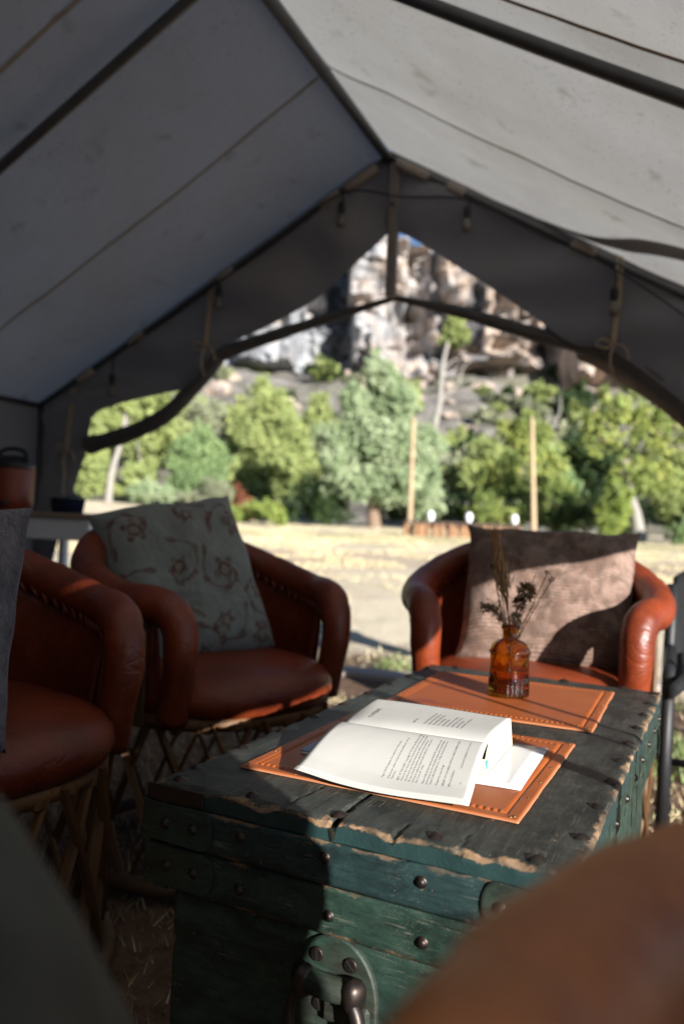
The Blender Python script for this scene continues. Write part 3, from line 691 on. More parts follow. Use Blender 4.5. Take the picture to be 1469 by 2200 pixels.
def pillow(name, w_, h_, t, m, C, nrm, up, label, n_=44, seed=0.0, droop=0.0):
    V = []; pc = []
    for sgn in (1, -1):
        for j in range(n_):
            for i in range(n_):
                u, v = -1+2*i/(n_-1), -1+2*j/(n_-1)
                pin = 1-0.065*(1-v*v)*abs(u)**2; pin2 = 1-0.055*(1-u*u)*abs(v)**2
                th = t*0.5*((1-u**4)*(1-v**4))**0.55
                wr = 0.020*noise.fractal(Vector((u*1.9+seed, v*1.9, seed*3+sgn)), 1, 2, 4)*(1-0.4*max(abs(u), abs(v)))
                x, y = u*w_/2*pin, v*h_/2*pin2
                x += 0.010*noise.noise(Vector((u*2.2, v*2.2, seed+9))); y += 0.014*noise.noise(Vector((u*2.2, v*2.2, seed+11)))
                z = sgn*(th+wr*(1-u**8)*(1-v**8)) - droop*(u*u)
                V.append((x, y, z)); pc.append((u*w_/0.45*0.5, v*h_/0.45*0.5, seed+sgn))
    F = grid_faces(n_, n_); F2 = [tuple(reversed([i+n_*n_ for i in f])) for f in F]
    edge = []
    ring = [i for i in range(n_)]+[j*n_+n_-1 for j in range(1, n_)]+[(n_-1)*n_+i for i in range(n_-2, -1, -1)]+[j*n_ for j in range(n_-2, 0, -1)]
    k = len(ring)
    for q in range(k):
        a, b = ring[q], ring[(q+1) % k]; edge.append((b, a, a+n_*n_, b+n_*n_))
    z_ = Vector(nrm).normalized(); y_ = (Vector(up)-z_*Vector(up).dot(z_)).normalized(); x_ = y_.cross(z_)
    ex_ = {}
    if m == 'floral_cloth':
        P_ = np.array(pc); a_, b_ = floral_motif(P_[:, 0]/(w_/0.45*0.5), P_[:, 1]/(h_/0.45*0.5)); ex_ = dict(motif=a_, motif2=b_)
    o = MB().add(V, F+F2+edge, pc=pc, **ex_).build(name, MAT[m], None, True)
    o.matrix_local = Matrix(((x_.x, y_.x, z_.x, C[0]), (x_.y, y_.y, z_.y, C[1]), (x_.z, y_.z, z_.z, C[2]), (0, 0, 0, 1)))
    # piping seam
    tag(o, label, 'cushion'); return o
pillow('cushion', 0.43, 0.385, 0.15, 'woven_cloth', (-0.278, 2.055, 0.594), (0.10, -0.91, 0.42), (-0.03, 0.40, 0.91), 'pinkish brown woven cushion leaning in the chair behind the chest', seed=1.0)
pillow('cushion', 0.37, 0.42, 0.16, 'floral_cloth', (-1.075, 1.64, 0.605), (0.74, -0.56, 0.38), (-0.53, 0.16, 0.84), 'grey green cushion with brown scrolling flowers on the left chair', seed=2.3, n_=150)
pillow('cushion', 0.36, 0.36, 0.15, 'grey_plush', (-1.02, 0.81, 0.60), (0.45, -0.85, 0.25), (-0.12, 0.22, 0.95), 'grey plush pillow cut off by the left edge of the picture', seed=4.1)
pillow('cushion', 0.36, 0.42, 0.125, 'sage_cloth', (-0.203, 0.046, 0.652), (0.85, 0.15, 0.45), (-0.45, -0.35, 0.80), 'blurred sage grey pillow close to camera at lower left', seed=5.5)

pillow('cushion', 0.37, 0.43, 0.13, 'sage_cloth', (0.325, 0.03, 0.645), (0.80, -0.58, 0.15), (-0.10, 0.08, 1.0), 'unseen sage cushion added in the closest chair to shade the chest front', seed=6.5)  # added out of view to keep sun off the left of the chest front

# ================================================================== old green trunk
TZ = 0.473; TW, TLn = 0.4576, 0.903; TYAW = -0.0664
trunk = empty('wooden_chest', (-0.5175, 0.747, 0), TYAW); tag(trunk, 'old green painted wooden chest with worn edges used as a table', 'chest')
def plate(name, o, ex, ey, w_, h_, depth, res, m, chip=0.0, seed=0.0, cracks=(), fine=None, rad=0.003, parent=None):
    """board face w x h with a rounded, chipped edge folding down by depth; cracks: (a0,b0,a1,b1,width,deep)"""
    o, ex, ey = Vector(o), Vector(ex), Vector(ey); nn = ex.cross(ey)
    A = np.concatenate([-np.linspace(depth, 0.0015, 5), np.linspace(0, w_, max(3, int(w_/res)+1)), w_+np.linspace(0.0015, depth, 5)])
    if fine is None: Bm = np.linspace(0, h_, max(3, int(h_/res)+1))
    else: Bm = np.concatenate([np.linspace(0, fine, int(fine/res)+1), np.linspace(fine, h_, int((h_-fine)/(res*3)))[1:]])
    B = np.concatenate([-np.linspace(depth, 0.0015, 5), Bm, h_+np.linspace(0.0015, depth, 5)])
    AA, BB = np.meshgrid(A, B); a = np.clip(AA, 0, w_).ravel(); b = np.clip(BB, 0, h_).ravel()
    oa = np.maximum(np.abs(AA-np.clip(AA, 0, w_)), np.abs(BB-np.clip(BB, 0, h_))).ravel()
    ins = np.minimum(np.minimum(a, w_-a), np.minimum(b, h_-b))
    nz_ = np.array([noise.fractal(Vector((x*38+seed, y*38, seed)), 1, 2, 4) for x, y in zip(a, b)])
    nzc = np.array([noise.fractal(Vector((x*26+seed, y*26, seed+5)), 1, 2, 2) for x, y in zip(a, b)])
    lo = np.array([noise.noise(Vector((x*11+seed, y*11, seed+2))) for x, y in zip(a, b)])
    dz = -oa + 0.0005*nz_
    rnd = np.clip(1-ins/rad, 0, 1); dz = dz - rad*0.55*rnd**2*(oa <= 0)
    if chip > 0:
        cw = 0.010*(1+0.9*lo); k = np.clip(1-(ins+oa*0.8)/np.maximum(cw, 0.003), 0, 1); cc = chip*np.clip(0.35+1.7*nzc, 0, 1.3); dz = np.where(oa > 0, -np.maximum(oa, np.minimum(cc+rad*0.7, depth*0.9)), dz - cc*k)
    for (a0, b0, a1, b1, cw, deep) in cracks:
        p = np.stack([a-a0, BB.ravel()-b0], 1); d = np.array([a1-a0, b1-b0]); L2 = d@d; t = np.clip(p@d/L2, 0, 1)
        wob = 0.0022*np.array([noise.noise(Vector((x*60, seed, y*60))) for x, y in zip(a, b)])
        dist = np.hypot(*(p-t[:, None]*d).T)+wob; k = np.clip(1-dist/(cw*(0.35+0.65*t)), 0, 1); dz = dz - deep*np.minimum(1, k*2.2)*(oa <= 0)
        oo = np.where((oa > 0) & (dist < cw*0.9), 1.0, 0.0)
        a = a + 0*oo
        push = oo*deep*1.2
        V_extra = push
        BBp = push
    V = np.array(o)[None, :] + a[:, None]*np.array(ex) + b[:, None]*np.array(ey) + dz[:, None]*np.array(nn)
    if chip > 0:   # ragged outline
        outn = np.where(ins < 0.0008, 1, 0)*0.0014*nzc
        V = V + outn[:, None]*(np.where((a < w_*0.5), -1, 1)[:, None]*np.array(ex)*(np.minimum(a, w_-a) < 0.0008)[:, None] + np.where((b < h_*0.5), -1, 1)[:, None]*np.array(ey)*(np.minimum(b, h_-b) < 0.0008)[:, None])
    e = np.where(oa > 0, oa*1.3, ins)
    return MB().add(V, grid_faces(len(A), len(B)), edge=e, side=(oa > 0.003).astype(float)).build(name, MAT[m], parent or trunk, True)
# body core (recessed), then the boards that face it
MBX = MB().box((TW/2, TLn/2, 0.232), (TW-0.052, TLn-0.032, 0.455)); 
MBX.attr['edge'] = [np.full(8, 0.05)]; MBX.build('body', MAT['green_paint'], trunk)
CR = [(0.221, -0.03, 0.221, 0.094, 0.0045, 0.016), (0.158, 0.0, 0.167, 0.086, 0.0025, 0.004), (0.285, 0.0, 0.29, 0.035, 0.0025, 0.003), (0.352, 0.0, 0.347, 0.05, 0.0018, 0.002)]
CR = [(c[2], c[3], c[0], c[1], c[4], c[5]) for c in CR]
plate('lid_board', (0, 0, TZ), (1, 0, 0), (0, 1, 0), TW, TLn, 0.0205, 0.0026, 'lid_paint', 0.0042, 1.0, CR, 0.16, 0.004)
def band(name, x0, x1, z0, z1, off, m, face, seed):
    if face == 'front': plate(name, (x0, off, z0), (1, 0, 0), (0, 0, 1), x1-x0, z1-z0, 0.018, 0.004, m, 0.0018, seed)
    elif face == 'right': plate(name, (TW-off, x0, z0), (0, 1, 0), (0, 0, 1), x1-x0, z1-z0, 0.018, 0.006, m, 0.0018, seed)
    elif face == 'left': plate(name, (off, x1, z0), (0, -1, 0), (0, 0, 1), x1-x0, z1-z0, 0.018, 0.008, m, 0.0018, seed)
    elif face == 'back': plate(name, (x1, TLn-off, z0), (-1, 0, 0), (0, 0, 1), x1-x0, z1-z0, 0.018, 0.008, m, 0.0018, seed)
band('lid_slat', -0.005, TW+0.005, 0.409, 0.4515, -0.004, 'teal_paint', 'front', 3.0)
band('body_slat', -0.006, TW+0.006, 0.3585, 0.407, 0.0005, 'green_paint', 'front', 4.0)
band('end_panel', 0.026, TW-0.026, 0.005, 0.3565, 0.009, 'green_paint', 'front', 5.0)
for fc, L0, L1 in (('right', -0.003, TLn), ('left', -0.003, TLn), ('back', 0.001, TW-0.001)):
    band('lid_slat', L0, L1, 0.409, 0.4515, 0.001 if fc != 'back' else -0.003, 'teal_paint' if fc != 'right' else 'green_paint', fc, 6.0)
    band('body_slat', L0+0.002, L1, 0.3585, 0.407, 0.004, 'green_paint', fc, 7.0)
for y0 in (0.30, 0.62):
    pass
# rivets: washer and domed head
V, F = lathe([(0.0095, 0.0), (0.0092, 0.0012), (0.0072, 0.0016), (0.0068, 0.0022), (0.0062, 0.0042), (0.0042, 0.0058), (0.0018, 0.0064), (0.0, 0.0065)], 14)
RV = MB().add(V, F).mesh('rivet', True)
V, F = lathe([(0.0098, 0.0), (0.0085, 0.0012), (0.0055, 0.0030), (0.0028, 0.0046), (0.0, 0.0052)], 10, lambda r, z, a: r*(1+0.16*math.sin(2*a+1)))
RT = MB().add(V, F).mesh('clinch_nail', True)
def rivet(p, n_, me=None, s=1.0):
    q = Vector(n_).to_track_quat('Z', 'Y').to_matrix().to_4x4()
    return obj('rivet' if me is None else 'nail_head', me or RV, MAT['rivet_iron'], trunk, M=Matrix.Translation(p) @ q @ Matrix.Rotation(random.uniform(0, 6), 4, 'Z') @ Matrix.Scale(s, 4))
for x in (0.118, 0.216, 0.317): rivet((x, -0.004, 0.4365+random.uniform(-.0015, .0015)), (0, -1, 0), None, 0.64)
for x in (0.116, 0.221, 0.319): rivet((x, 0.0, 0.3805+random.uniform(-.0015, .0015)), (0, -1, 0), None, 0.64)
for x in (0.022, 0.117, 0.2205, 0.322, 0.418): rivet((x, 0.017, TZ), (0, 0, 1), RT, 0.9)
for k in range(9):
    y = 0.06+0.098*k
    rivet((0.012, y, TZ), (0, 0, 1), RT, 0.8); rivet((TW-0.013, y+0.03, TZ), (0, 0, 1), RT, 0.85); rivet((TW-0.001, y+0.01, 0.432), (1, 0, 0), None, 0.62)
    rivet((0.001, y+0.01, 0.432), (-1, 0, 0), None, 0.85)
for k in range(4): rivet((0.06+0.11*k, TLn-0.015, TZ), (0, 0, 1), RT, 1.0)
# metal corner clamps with rounded ends
def clamp(x0, x1, zc, hh, off, m='green_paint'):
    pts = []; sg = 1 if x1 > x0 else -1; L = abs(x1-x0)
    for k in range(15):
        a = -math.pi/2+math.pi*k/14; pts.append((x0+sg*(L-hh*0.62+hh*0.62*math.cos(a)), zc+hh*math.sin(a)))
    pts += [(x0+sg*0.02, zc+hh*0.92), (x0, zc+hh*1.05), (x0, zc-hh*1.05), (x0+sg*0.02, zc-hh*0.92)]
    n_ = len(pts); V = []; e = []
    for (d, sh) in ((0.0, 1.0), (-0.0016, 1.0), (-0.0022, 0.955), (-0.0022, 0.5), ):
        cx = (x0+x1)/2
        for x, z in pts: V.append((cx+(x-cx)*sh, off+d, zc+(z-zc)*sh)); e.append(0.02)
    F = grid_faces(n_, 4, True)+[tuple(3*n_+k for k in range(n_))]
    if sg < 0: F = [tuple(reversed(f)) for f in F]
    MB().add(V, F, edge=e).build('corner_clamp', MAT['plate_paint'], trunk, False)
for zc, off, hh in ((0.432, -0.0042, 0.0215), (0.384, 0.0003, 0.0225)):
    clamp(-0.009, 0.083, zc, hh, off); clamp(TW+0.009, TW-0.083, zc, hh, off)
    for x in (0.022, 0.058, TW-0.022, TW-0.066): rivet((x, off-0.002, zc), (0, -1, 0), None, 0.65)
# corner cap of bare tin over the top left corner
V, F = box((0.030, -0.0015, 0.4615), (0.075, 0.003, 0.019), 0.001)
mb = MB().add(V, F, edge=[0.01]*len(V)); mb.build('corner_cap', MAT['rivet_iron'], trunk)
# handle casting on the end panel
hp = []; cx, zc = 0.2285, 0.300
for k in range(25):
    a = math.pi*k/24; hp.append((cx+0.046*math.cos(a), zc+0.002+0.058*math.sin(a)))
hp += [(cx-0.047, zc-0.05), (cx+0.047, zc-0.05)]
n_ = len(hp); V = []; e = []
for d, sh in ((0.009, 1.0), (0.004, 1.0), (0.0022, 0.965), (0.0020, 0.90), (0.0014, 0.5)):
    for x, z in hp: V.append((cx+(x-cx)*sh, d, zc+(z-zc)*sh)); e.append(0.02)
hplate = MB().add(V, [tuple(reversed(f)) for f in grid_faces(n_, 5, True)]+[tuple(4*n_+k for k in reversed(range(n_)))], edge=e).build('handle_plate', MAT['plate_paint'], trunk, False)
def hpart(name, mb, m, smooth=True):
    if m == 'plate_paint': mb.attr['edge'] = [np.full(mb.n, 0.006)]
    return mb.build(name, MAT[m], hplate, smooth)
hpart('ridge', MB().tube(smooth_path([(cx-0.040, 0.002, 0.317), (cx-0.02, -0.008, 0.3165), (cx+0.01, -0.009, 0.316), (cx+0.036, 0.0, 0.3155)], 6), [0.004]+[0.012]*17+[0.004], 12), 'plate_paint')
V, F = lathe([(0.0074, 0.0), (0.0072, 0.0016), (0.0062, 0.0023), (0.0, 0.0025)], 16); SCR = MB().add(V, F).mesh('screw', False)
for (x, z, an) in ((0.2095, 0.3385, 0.05), (0.2465, 0.337, 0.75), (0.2495, 0.2885, -0.6), (0.214, 0.291, 0.3)):
    Mx = Matrix.Translation((x, 0.0016, z)) @ Vector((0, -1, 0)).to_track_quat('Z', 'Y').to_matrix().to_4x4() @ Matrix.Rotation(an, 4, 'Z')
    s_ = obj('screw', SCR, MAT['rivet_iron'], hplate, M=Mx)
    MB().box((0, 0, 0.00265), (0.0014, 0.0122, 0.0006)).build('slot', MAT['black_rubber'], s_)
V, F = lathe([(0.0, -0.016), (0.007, -0.015), (0.011, -0.010), (0.0125, 0.0), (0.012, 0.008), (0.008, 0.014), (0.0, 0.016)], 16, lambda r, z, a: r*(1+0.08*math.sin(3*a)))
for x in (0.255, 0.2):
    mb = MB().add([(x+v[0], -0.010+v[1]*0.95, 0.316+v[2]) for v in V], F); hpart('handle_boss', mb, 'rivet_iron')
loop = smooth_path([(0.255, -0.014, 0.312), (0.262, -0.016, 0.300), (0.266, -0.018, 0.285), (0.262, -0.02, 0.262), (0.245, -0.022, 0.248), (0.2285, -0.022, 0.245), (0.212, -0.022, 0.248), (0.195, -0.02, 0.262), (0.191, -0.018, 0.285), (0.194, -0.016, 0.300), (0.200, -0.014, 0.312)], 6)
hpart('handle_loop', MB().tube(loop, [0.0062+0.0014*math.sin(i*0.21) for i in range(len(loop))], 12), 'rivet_iron')
hpart('lower_lug', MB().box((0.245, -0.002, 0.291), (0.05, 0.008, 0.024), bev=0.0035), 'plate_paint', False)

# ================================================================== tooled leather mats
def leather_mat(x0, y0, rot, w_, h_, label, stain=None, seed=0.0):
    res = 0.0013; A = np.arange(0, w_+res*0.5, res); B = np.arange(0, h_+res*0.5, res); AA, BB = np.meshgrid(A, B); a, b = AA.ravel(), BB.ravel()
    ins = np.minimum(np.minimum(a, w_-a), np.minimum(b, h_-b)); along = np.where(np.minimum(a, w_-a) < np.minimum(b, h_-b), b, a)
    t = 0.0034; z = np.full_like(a, t)
    z -= 0.0016*np.exp(-((ins-0.0150)/0.0009)**2)                               # stitched groove
    ph = (along % 0.0078)/0.0078; dome = np.clip(1-((ph-0.5)/0.42)**2, 0, 1); band_ = np.exp(-((ins-0.0195)/0.0026)**2)
    z += 0.0011*dome*band_ - 0.0009*(1-dome)*band_
    ph2 = ((along+0.0039) % 0.0078)/0.0078; z -= 0.0016*np.exp(-((ins-0.0163)/0.0011)**2)*np.clip(1-((ph2-0.5)/0.2)**2, 0, 1)
    z -= 0.0022*np.clip(1-ins/0.0025, 0, 1)**2
    low = np.array([noise.noise(Vector((x*9+seed, y*9, seed))) for x, y in zip(a, b)]); z += 0.0007*low
    edge_w = 0.0013*np.array([noise.noise(Vector((x*28+seed, y*28, 3))) for x, y in zip(a, b)])
    sa = np.where(ins < 1e-4, 1, 0); a2 = a+sa*edge_w; b2 = b+sa*edge_w
    st = np.zeros_like(a)
    if stain is not None:
        for (sx, sy, r1, r2) in stain:
            d = np.hypot((a-sx)/r1, (b-sy)/r2)+0.35*np.array([noise.noise(Vector((x*70, y*70, 8))) for x, y in zip(a, b)]); st = np.maximum(st, 0.75*sstep(1.15, 0.75, d))
    raw = np.clip(1-ins/0.0016, 0, 1)
    nA, nB = len(A), len(B); V = np.stack([a2, b2, z], 1); F = grid_faces(nA, nB)
    ring = [i for i in range(nA)]+[j*nA+nA-1 for j in range(1, nB)]+[(nB-1)*nA+i for i in range(nA-2, -1, -1)]+[j*nA for j in range(nB-2, 0, -1)]
    base = len(V); k = len(ring); V = np.concatenate([V, np.stack([a2[ring], b2[ring], np.full(k, 0.0004)], 1)])
    F += [(ring[(q+1) % k], ring[q], base+q, base+(q+1) % k) for q in range(k)]
    st = np.concatenate([st, np.zeros(k)]); raw = np.concatenate([raw, np.ones(k)])
    root = empty('leather_mat', (x0, y0, TZ+0.0006), rot); tag(root, label, 'mat')
    MB().add(V, F, stain=st, raw=raw).build('leather_sheet', MAT['mat_leather'], root, True)
    V, F = lathe([(0.0026, 0.0), (0.0024, 0.0008), (0.0014, 0.0016), (0.0, 0.0018)], 8); tk = MB().add(V, F).mesh('brass_tack', True)
    for i in range(6):
        for (px, py) in ((w_*(0.03+0.94*i/5), 0.0065), (w_*(0.03+0.94*i/5), h_-0.0065), (0.0065, h_*(0.03+0.94*i/5)), (w_-0.0065, h_*(0.03+0.94*i/5))):
            if i in (0, 5) and 0.02 < py < h_-0.02 and (px < 0.02 or px > w_-0.02): continue
            obj('brass_tack', tk, MAT['brass'], root, loc=(px, py, 0.0032), scale=(0.75, 0.75, 0.75))
    return root
leather_mat(-0.458, 0.831, -0.0604, 0.330, 0.3315, 'tan tooled leather mat under the open book', seed=1.0)
leather_mat(-0.424, 1.237, -0.0344, 0.331, 0.3216, 'tan tooled leather mat under the amber bottle', [(0.060, 0.045, 0.020, 0.014), (0.085, 0.036, 0.02, 0.007)], 4.0)

# ================================================================== glossy folder and open book
MZ = TZ+0.0045
mg = empty('glossy_booklet', (-0.278, 0.995, MZ), -0.02); tag(mg, 'thin glossy white booklet sticking out from under the book', 'booklet')
V = []
for j in range(12):
    for i in range(16):
        x, y = -0.134+0.272*i/15, -0.092+0.19*j/11; V.append((x, y, 0.0012+0.003*max(0, i/15-0.6)**2*4*max(0, 1-j/11-0.4)))
MB().add(V, grid_faces(16, 12)).build('cover_sheet', MAT['glossy_paper'], mg, True).modifiers.new('t', 'SOLIDIFY').thickness = 0.0014
MB().box((-0.128, -0.06, 0.0022), (0.02, 0.05, 0.0006)).build('blue_panel', MAT['blue_print'], mg)
BX0, BX1, BYS = -0.3755, -0.1885, 0.942
book = empty('open_book', (BX0, BYS, MZ+0.0015)); tag(book, 'thick open paperback with cream pages lying on the front leather mat', 'book')
PH = BX1-BX0
def far_page(u, v, k=0.0):   # v from the gutter outwards (+Y), u along the spine
    x = u*PH + 0.004*v*u; y = 0.124*v + 0.004*math.sin(u*2.0)
    z = 0.0315 + 0.010*(1-math.exp(-v*9)) - 0.002*v + 0.002*math.sin(u*3.3+1)*v + 0.0035*(u-0.5)*(1-v) - 0.012*max(0, 0.28-u)*max(0, 1-v*1.2)
    return Vector((x, y, z+k))
def near_page(u, v, k=0.0, sh=0.0):
    x = u*PH - 0.004*v + 0.012*v*u + sh*0.0022*v*(u-0.4); y = -0.1245*v*(1.0+0.012*sh) - 0.008*v*(u-0.2) - 0.002*math.sin(u*3) - 0.0015*sh*v*u
    arch = 0.0330*(1-v)**1.0 + 0.0045*math.sin(min(1, v*1.25)*math.pi)*(0.7+0.3*u)
    z = arch + 0.0035*math.sin(u*5.5+v*2.0)*v*(1-0.4*v) + 0.004*(1-math.exp(-v*20)) + 0.0022
    z += 0.006*max(0, 0.25-u)*v*2
    return Vector((x, y, max(z, 0.0004 if sh else 0.0009)+k))
def page(name, fn, nu=30, nv=26, rc=0.0, **kw):
    V = []
    for j in range(nv):
        for i in range(nu):
            u, v = i/(nu-1), j/(nv-1); V.append(fn(u, v, **kw))
    o = MB().add(V, grid_faces(nu, nv)).build(name, MAT['paper'], book, True); o.modifiers.new('t', 'SOLIDIFY').thickness = 0.0003; return o
p_far = page('page', far_page, k=0.0); p_near = page('page', near_page, k=0.0)
page('page', near_page, k=-0.0012, sh=1.0); page('page', near_page, k=-0.0022, sh=1.9)
# page block: far half, its gathered leaves seen at the end and fore edge
V = []; nu, nv, nw = 30, 18, 8
def blk(u, v, q):
    p = far_page(u, v, -0.0006); sp = 0.004*(q-0.5)
    return Vector((p.x+0.003*(1-q)*(u-0.5), p.y+0.010*(1-q)*v-0.002, 0.001+(p.z-0.001)*q))
mb = MB()
for (u0) in (0.0, 1.0):
    V = [blk(u0, -0.10+1.1*j/(nv-1) if j else -0.10, q/(nw-1)) for q in range(nw) for j in range(nv)]
    F = grid_faces(nv, nw); mb.add(V, F if u0 else [tuple(reversed(f)) for f in F])
V = [blk(i/(nu-1), 1.0, q/(nw-1)) for q in range(nw) for i in range(nu)]; mb.add(V, [tuple(reversed(f)) for f in grid_faces(nu, nw)])
V = [blk(i/(nu-1), -0.10, q/(nw-1)) for q in range(nw) for i in range(nu)]; mb.add(V, grid_faces(nu, nw))
mb.build('page_block', MAT['page_edges'], book, True)
MB().box((PH+0.0016, -0.006, 0.012), (0.0008, 0.009, 0.010)).build('cyan_tab', MAT['cyan_print'], book)
mb = MB()
V = [(PH*1.006*i/9-0.001, -0.012+0.140*j/5, 0.0006) for j in range(6) for i in range(10)]
MB().add(V, grid_faces(10, 6)).build('back_cover', MAT['paper'], book).modifiers.new('t', 'SOLIDIFY').thickness = 0.0006
def print_lines(lines, fn, u0, v0, dirv, size, page_obj, length):
    """lines read from the fore edge towards the gutter (dirv=-1) or outwards (dirv=+1); they stack along the spine"""
    mb = MB()
    for (txt, adv, ind, sz) in lines:
        cu_ = bpy.data.curves.new('t', 'FONT'); cu_.body = txt; cu_.size = size*sz; cu_.resolution_u = 1
        to = bpy.data.objects.new('t', cu_); me = bpy.data.meshes.new_from_object(to)
        if len(me.vertices):
            co = np.array([v.co[:] for v in me.vertices]); V = []
            for (tx, ty, _) in co:
                u = u0+(adv-ty)/PH; v = v0+dirv*(tx+ind)/length
                p = fn(u, v); V.append((p.x, p.y, p.z+0.00045))
            mb.add(V, [tuple(pl.vertices) for pl in me.polygons])
        bpy.data.objects.remove(to); bpy.data.curves.remove(cu_); bpy.data.meshes.remove(me)
    return mb.build('printed_text', MAT['ink'], page_obj)
T1 = ["Pages 523-526 appear as an extension of this page.", "", "A hardcover edition of this book was published in 1991 by", "Publishers.", "",
      "BEST OF THE WEST. Copyright © 1991 by Tony Hillerman. All rights", "Printed in the United States of America. No part of this book may be", "reproduced in any manner whatsoever without permission except in", "the case of brief quotations embodied in critical articles. For", "information address HarperCollins Publishers, 10 East 53rd St", "New York, NY 10022.", "",
      "HarperCollins books may be purchased for educational or sales", "promotional use. For information please write: Special Markets", "HarperCollins Publishers, Inc., 10 East 53rd Street, New York,", "", "Designed by Laura Hough", "", "LIBRARY OF CONGRESS CATALOG CARD NUMBER 90-55536", "", "ISBN 0-06-092352-0", "", "92 93 94 95 96 RRD(H) 10 9 8 7 6 5 4 3 2 1"]
L = []; y = 0
for s in T1:
    y += 0.0026 if s == '' else 0.0040
    if s: L.append((s, y, 0.032 if s.startswith('92 93') else 0.0, 1.0))
print_lines(L, near_page, 0.475, 0.83, -1, 0.0033, p_near, 0.1245)
print_lines([("12", y+0.004, 0.0, 1.0)], near_page, 0.475, 0.78, -1, 0.0033, p_near, 0.1245)
print_lines([("CONTENTS", 0.0, 0.0, 1.0)], far_page, 0.16, 0.22, 1, 0.0085, p_far, 0.124)
L = [("PART ONE", 0.000, 0.0, 0.9)]; y = 0.008
for s in ["The First Americans and the Land", "Explorers of the Western Rivers", "Mountain Men and Fur Traders", "The Overland Trails", "Soldiers and Settlers", "Miners, Rushes, Boom and Bust", "Cattle Drives and Cow Towns", "Lawmen and Outlaws", "The Railroad Crosses the Plains"]:
    y += 0.0058; L.append((s, y, 0.0, 1.0))
print_lines(L, far_page, 0.47, 0.20, 1, 0.0042, p_far, 0.124)

# ================================================================== amber bottle with dried flowers
bt = empty('amber_bottle', (-0.2485, 1.402, TZ+0.0046)); tag(bt, 'small embossed amber glass bottle holding dried flowers', 'bottle')
def bmod(r, z, a):
    if z < 0.030 and r > 0.02: return r*(1+0.028*math.cos(a*30)*min(1, z/0.004)*float(sstep(0.032, 0.024, z)))
    if 0.032 < z < 0.072 and r > 0.03:
        d = math.hypot(((a+math.pi/2+0.38+math.pi) % (2*math.pi)-math.pi)*0.034, z-0.052); return r*(1+0.05*math.exp(-((d-0.018)/0.0018)**2)+0.05*math.exp(-(d/0.006)**2)+0.03*math.exp(-((d-0.0105)/0.0016)**2)*math.cos(8*math.atan2(z-0.052, a)))
    return r
outer = [(0.0, 0.0), (0.030, 0.0), (0.0338, 0.002), (0.0345, 0.005), (0.0345, 0.012), (0.034, 0.022), (0.0345, 0.029), (0.0335, 0.031), (0.0335, 0.036), (0.0335, 0.041), (0.0335, 0.046), (0.0335, 0.051), (0.0335, 0.056), (0.0335, 0.061), (0.0335, 0.066), (0.0335, 0.071), (0.0345, 0.074), (0.0345, 0.077), (0.0335, 0.079), (0.0325, 0.084), (0.029, 0.090), (0.022, 0.0945), (0.0155, 0.097), (0.0135, 0.100), (0.0132, 0.110), (0.0135, 0.114), (0.0165, 0.116), (0.0168, 0.121), (0.0150, 0.1225)]
inner = [(0.0110, 0.1215), (0.0105, 0.110), (0.0108, 0.099), (0.020, 0.0915), (0.0275, 0.086), (0.0308, 0.078), (0.0310, 0.05), (0.0310, 0.008), (0.027, 0.005), (0.0, 0.005)]
V1, F1 = lathe(outer+inner, 120, lambda r, z, a: bmod(r, z, a)); 
no_ = len(outer); nb = 120
for idx in range(no_*nb, len(V1)):
    r_, z_ = (inner)[(idx-no_*nb)//nb]; a_ = 2*math.pi*((idx-no_*nb) % nb)/nb; V1[idx] = (r_*math.cos(a_), r_*math.sin(a_), z_)
MB().add(V1, F1).build('glass', MAT['amber_glass'], bt, True)
# raised beads on the shoulder line
bd = MB(); V, F = lathe([(0, -1), (0.7, -0.7), (1, 0), (0.7, 0.7), (0, 1)], 8)
for k in range(44):
    a = 2*math.pi*k/44
    for z, rr_ in ((0.0755, 0.0350), (0.0030, 0.0343)): bd.add([(rr_*math.cos(a)+v[0]*0.0013, rr_*math.sin(a)+v[1]*0.0013, z+v[2]*0.0013) for v in V], F)
bd.build('bead_rows', MAT['amber_glass'], bt, True)
def dryplant(name, col1, rough=0.9):
    m_ = N(name); r = m_.new('NewGeometry').outputs['Random Per Island']; MAT[name] = m_.done(m_.bsdf(m_.mix(r, col1, tuple(x*0.45 for x in col1)), rough))
dryplant('dry_grass_plume', (0.46, 0.28, 0.14)); dryplant('dry_thistle', (0.11, 0.028, 0.022)); dryplant('dry_stem', (0.30, 0.21, 0.095)); dryplant('dry_lavender', (0.27, 0.20, 0.115)); dryplant('dry_seed', (0.36, 0.28, 0.17))
fl = empty('dried_flowers', (-0.2485, 1.402, TZ+0.02)); tag(fl, 'sprig of dried grass, thistle and seed heads standing in the amber bottle', 'flowers')
def leafbits(n_, fn, sz, el=3.0):
    V = []; F = []
    for i in range(n_):
        p, ax = fn(); ax = Vector(ax).normalized(); t = ax.cross(Vector((random.gauss(0, 1), random.gauss(0, 1), random.gauss(0, 1)))).normalized(); s = sz*random.uniform(0.6, 1.3)
        V += [p-t*s*0.5, p+ax*s*el*0.5-t*s*0.1, p+ax*s*el, p+ax*s*el*0.5+t*s*0.5]; k = 4*i; F.append((k, k+1, k+2, k+3))
    return V, F
cam_r = Vector((0.925, 0.38, 0))
def fpos(lat, z, dep=0.0): return cam_r*lat+Vector((-0.38, 0.925, 0))*dep+Vector((0, 0, z))
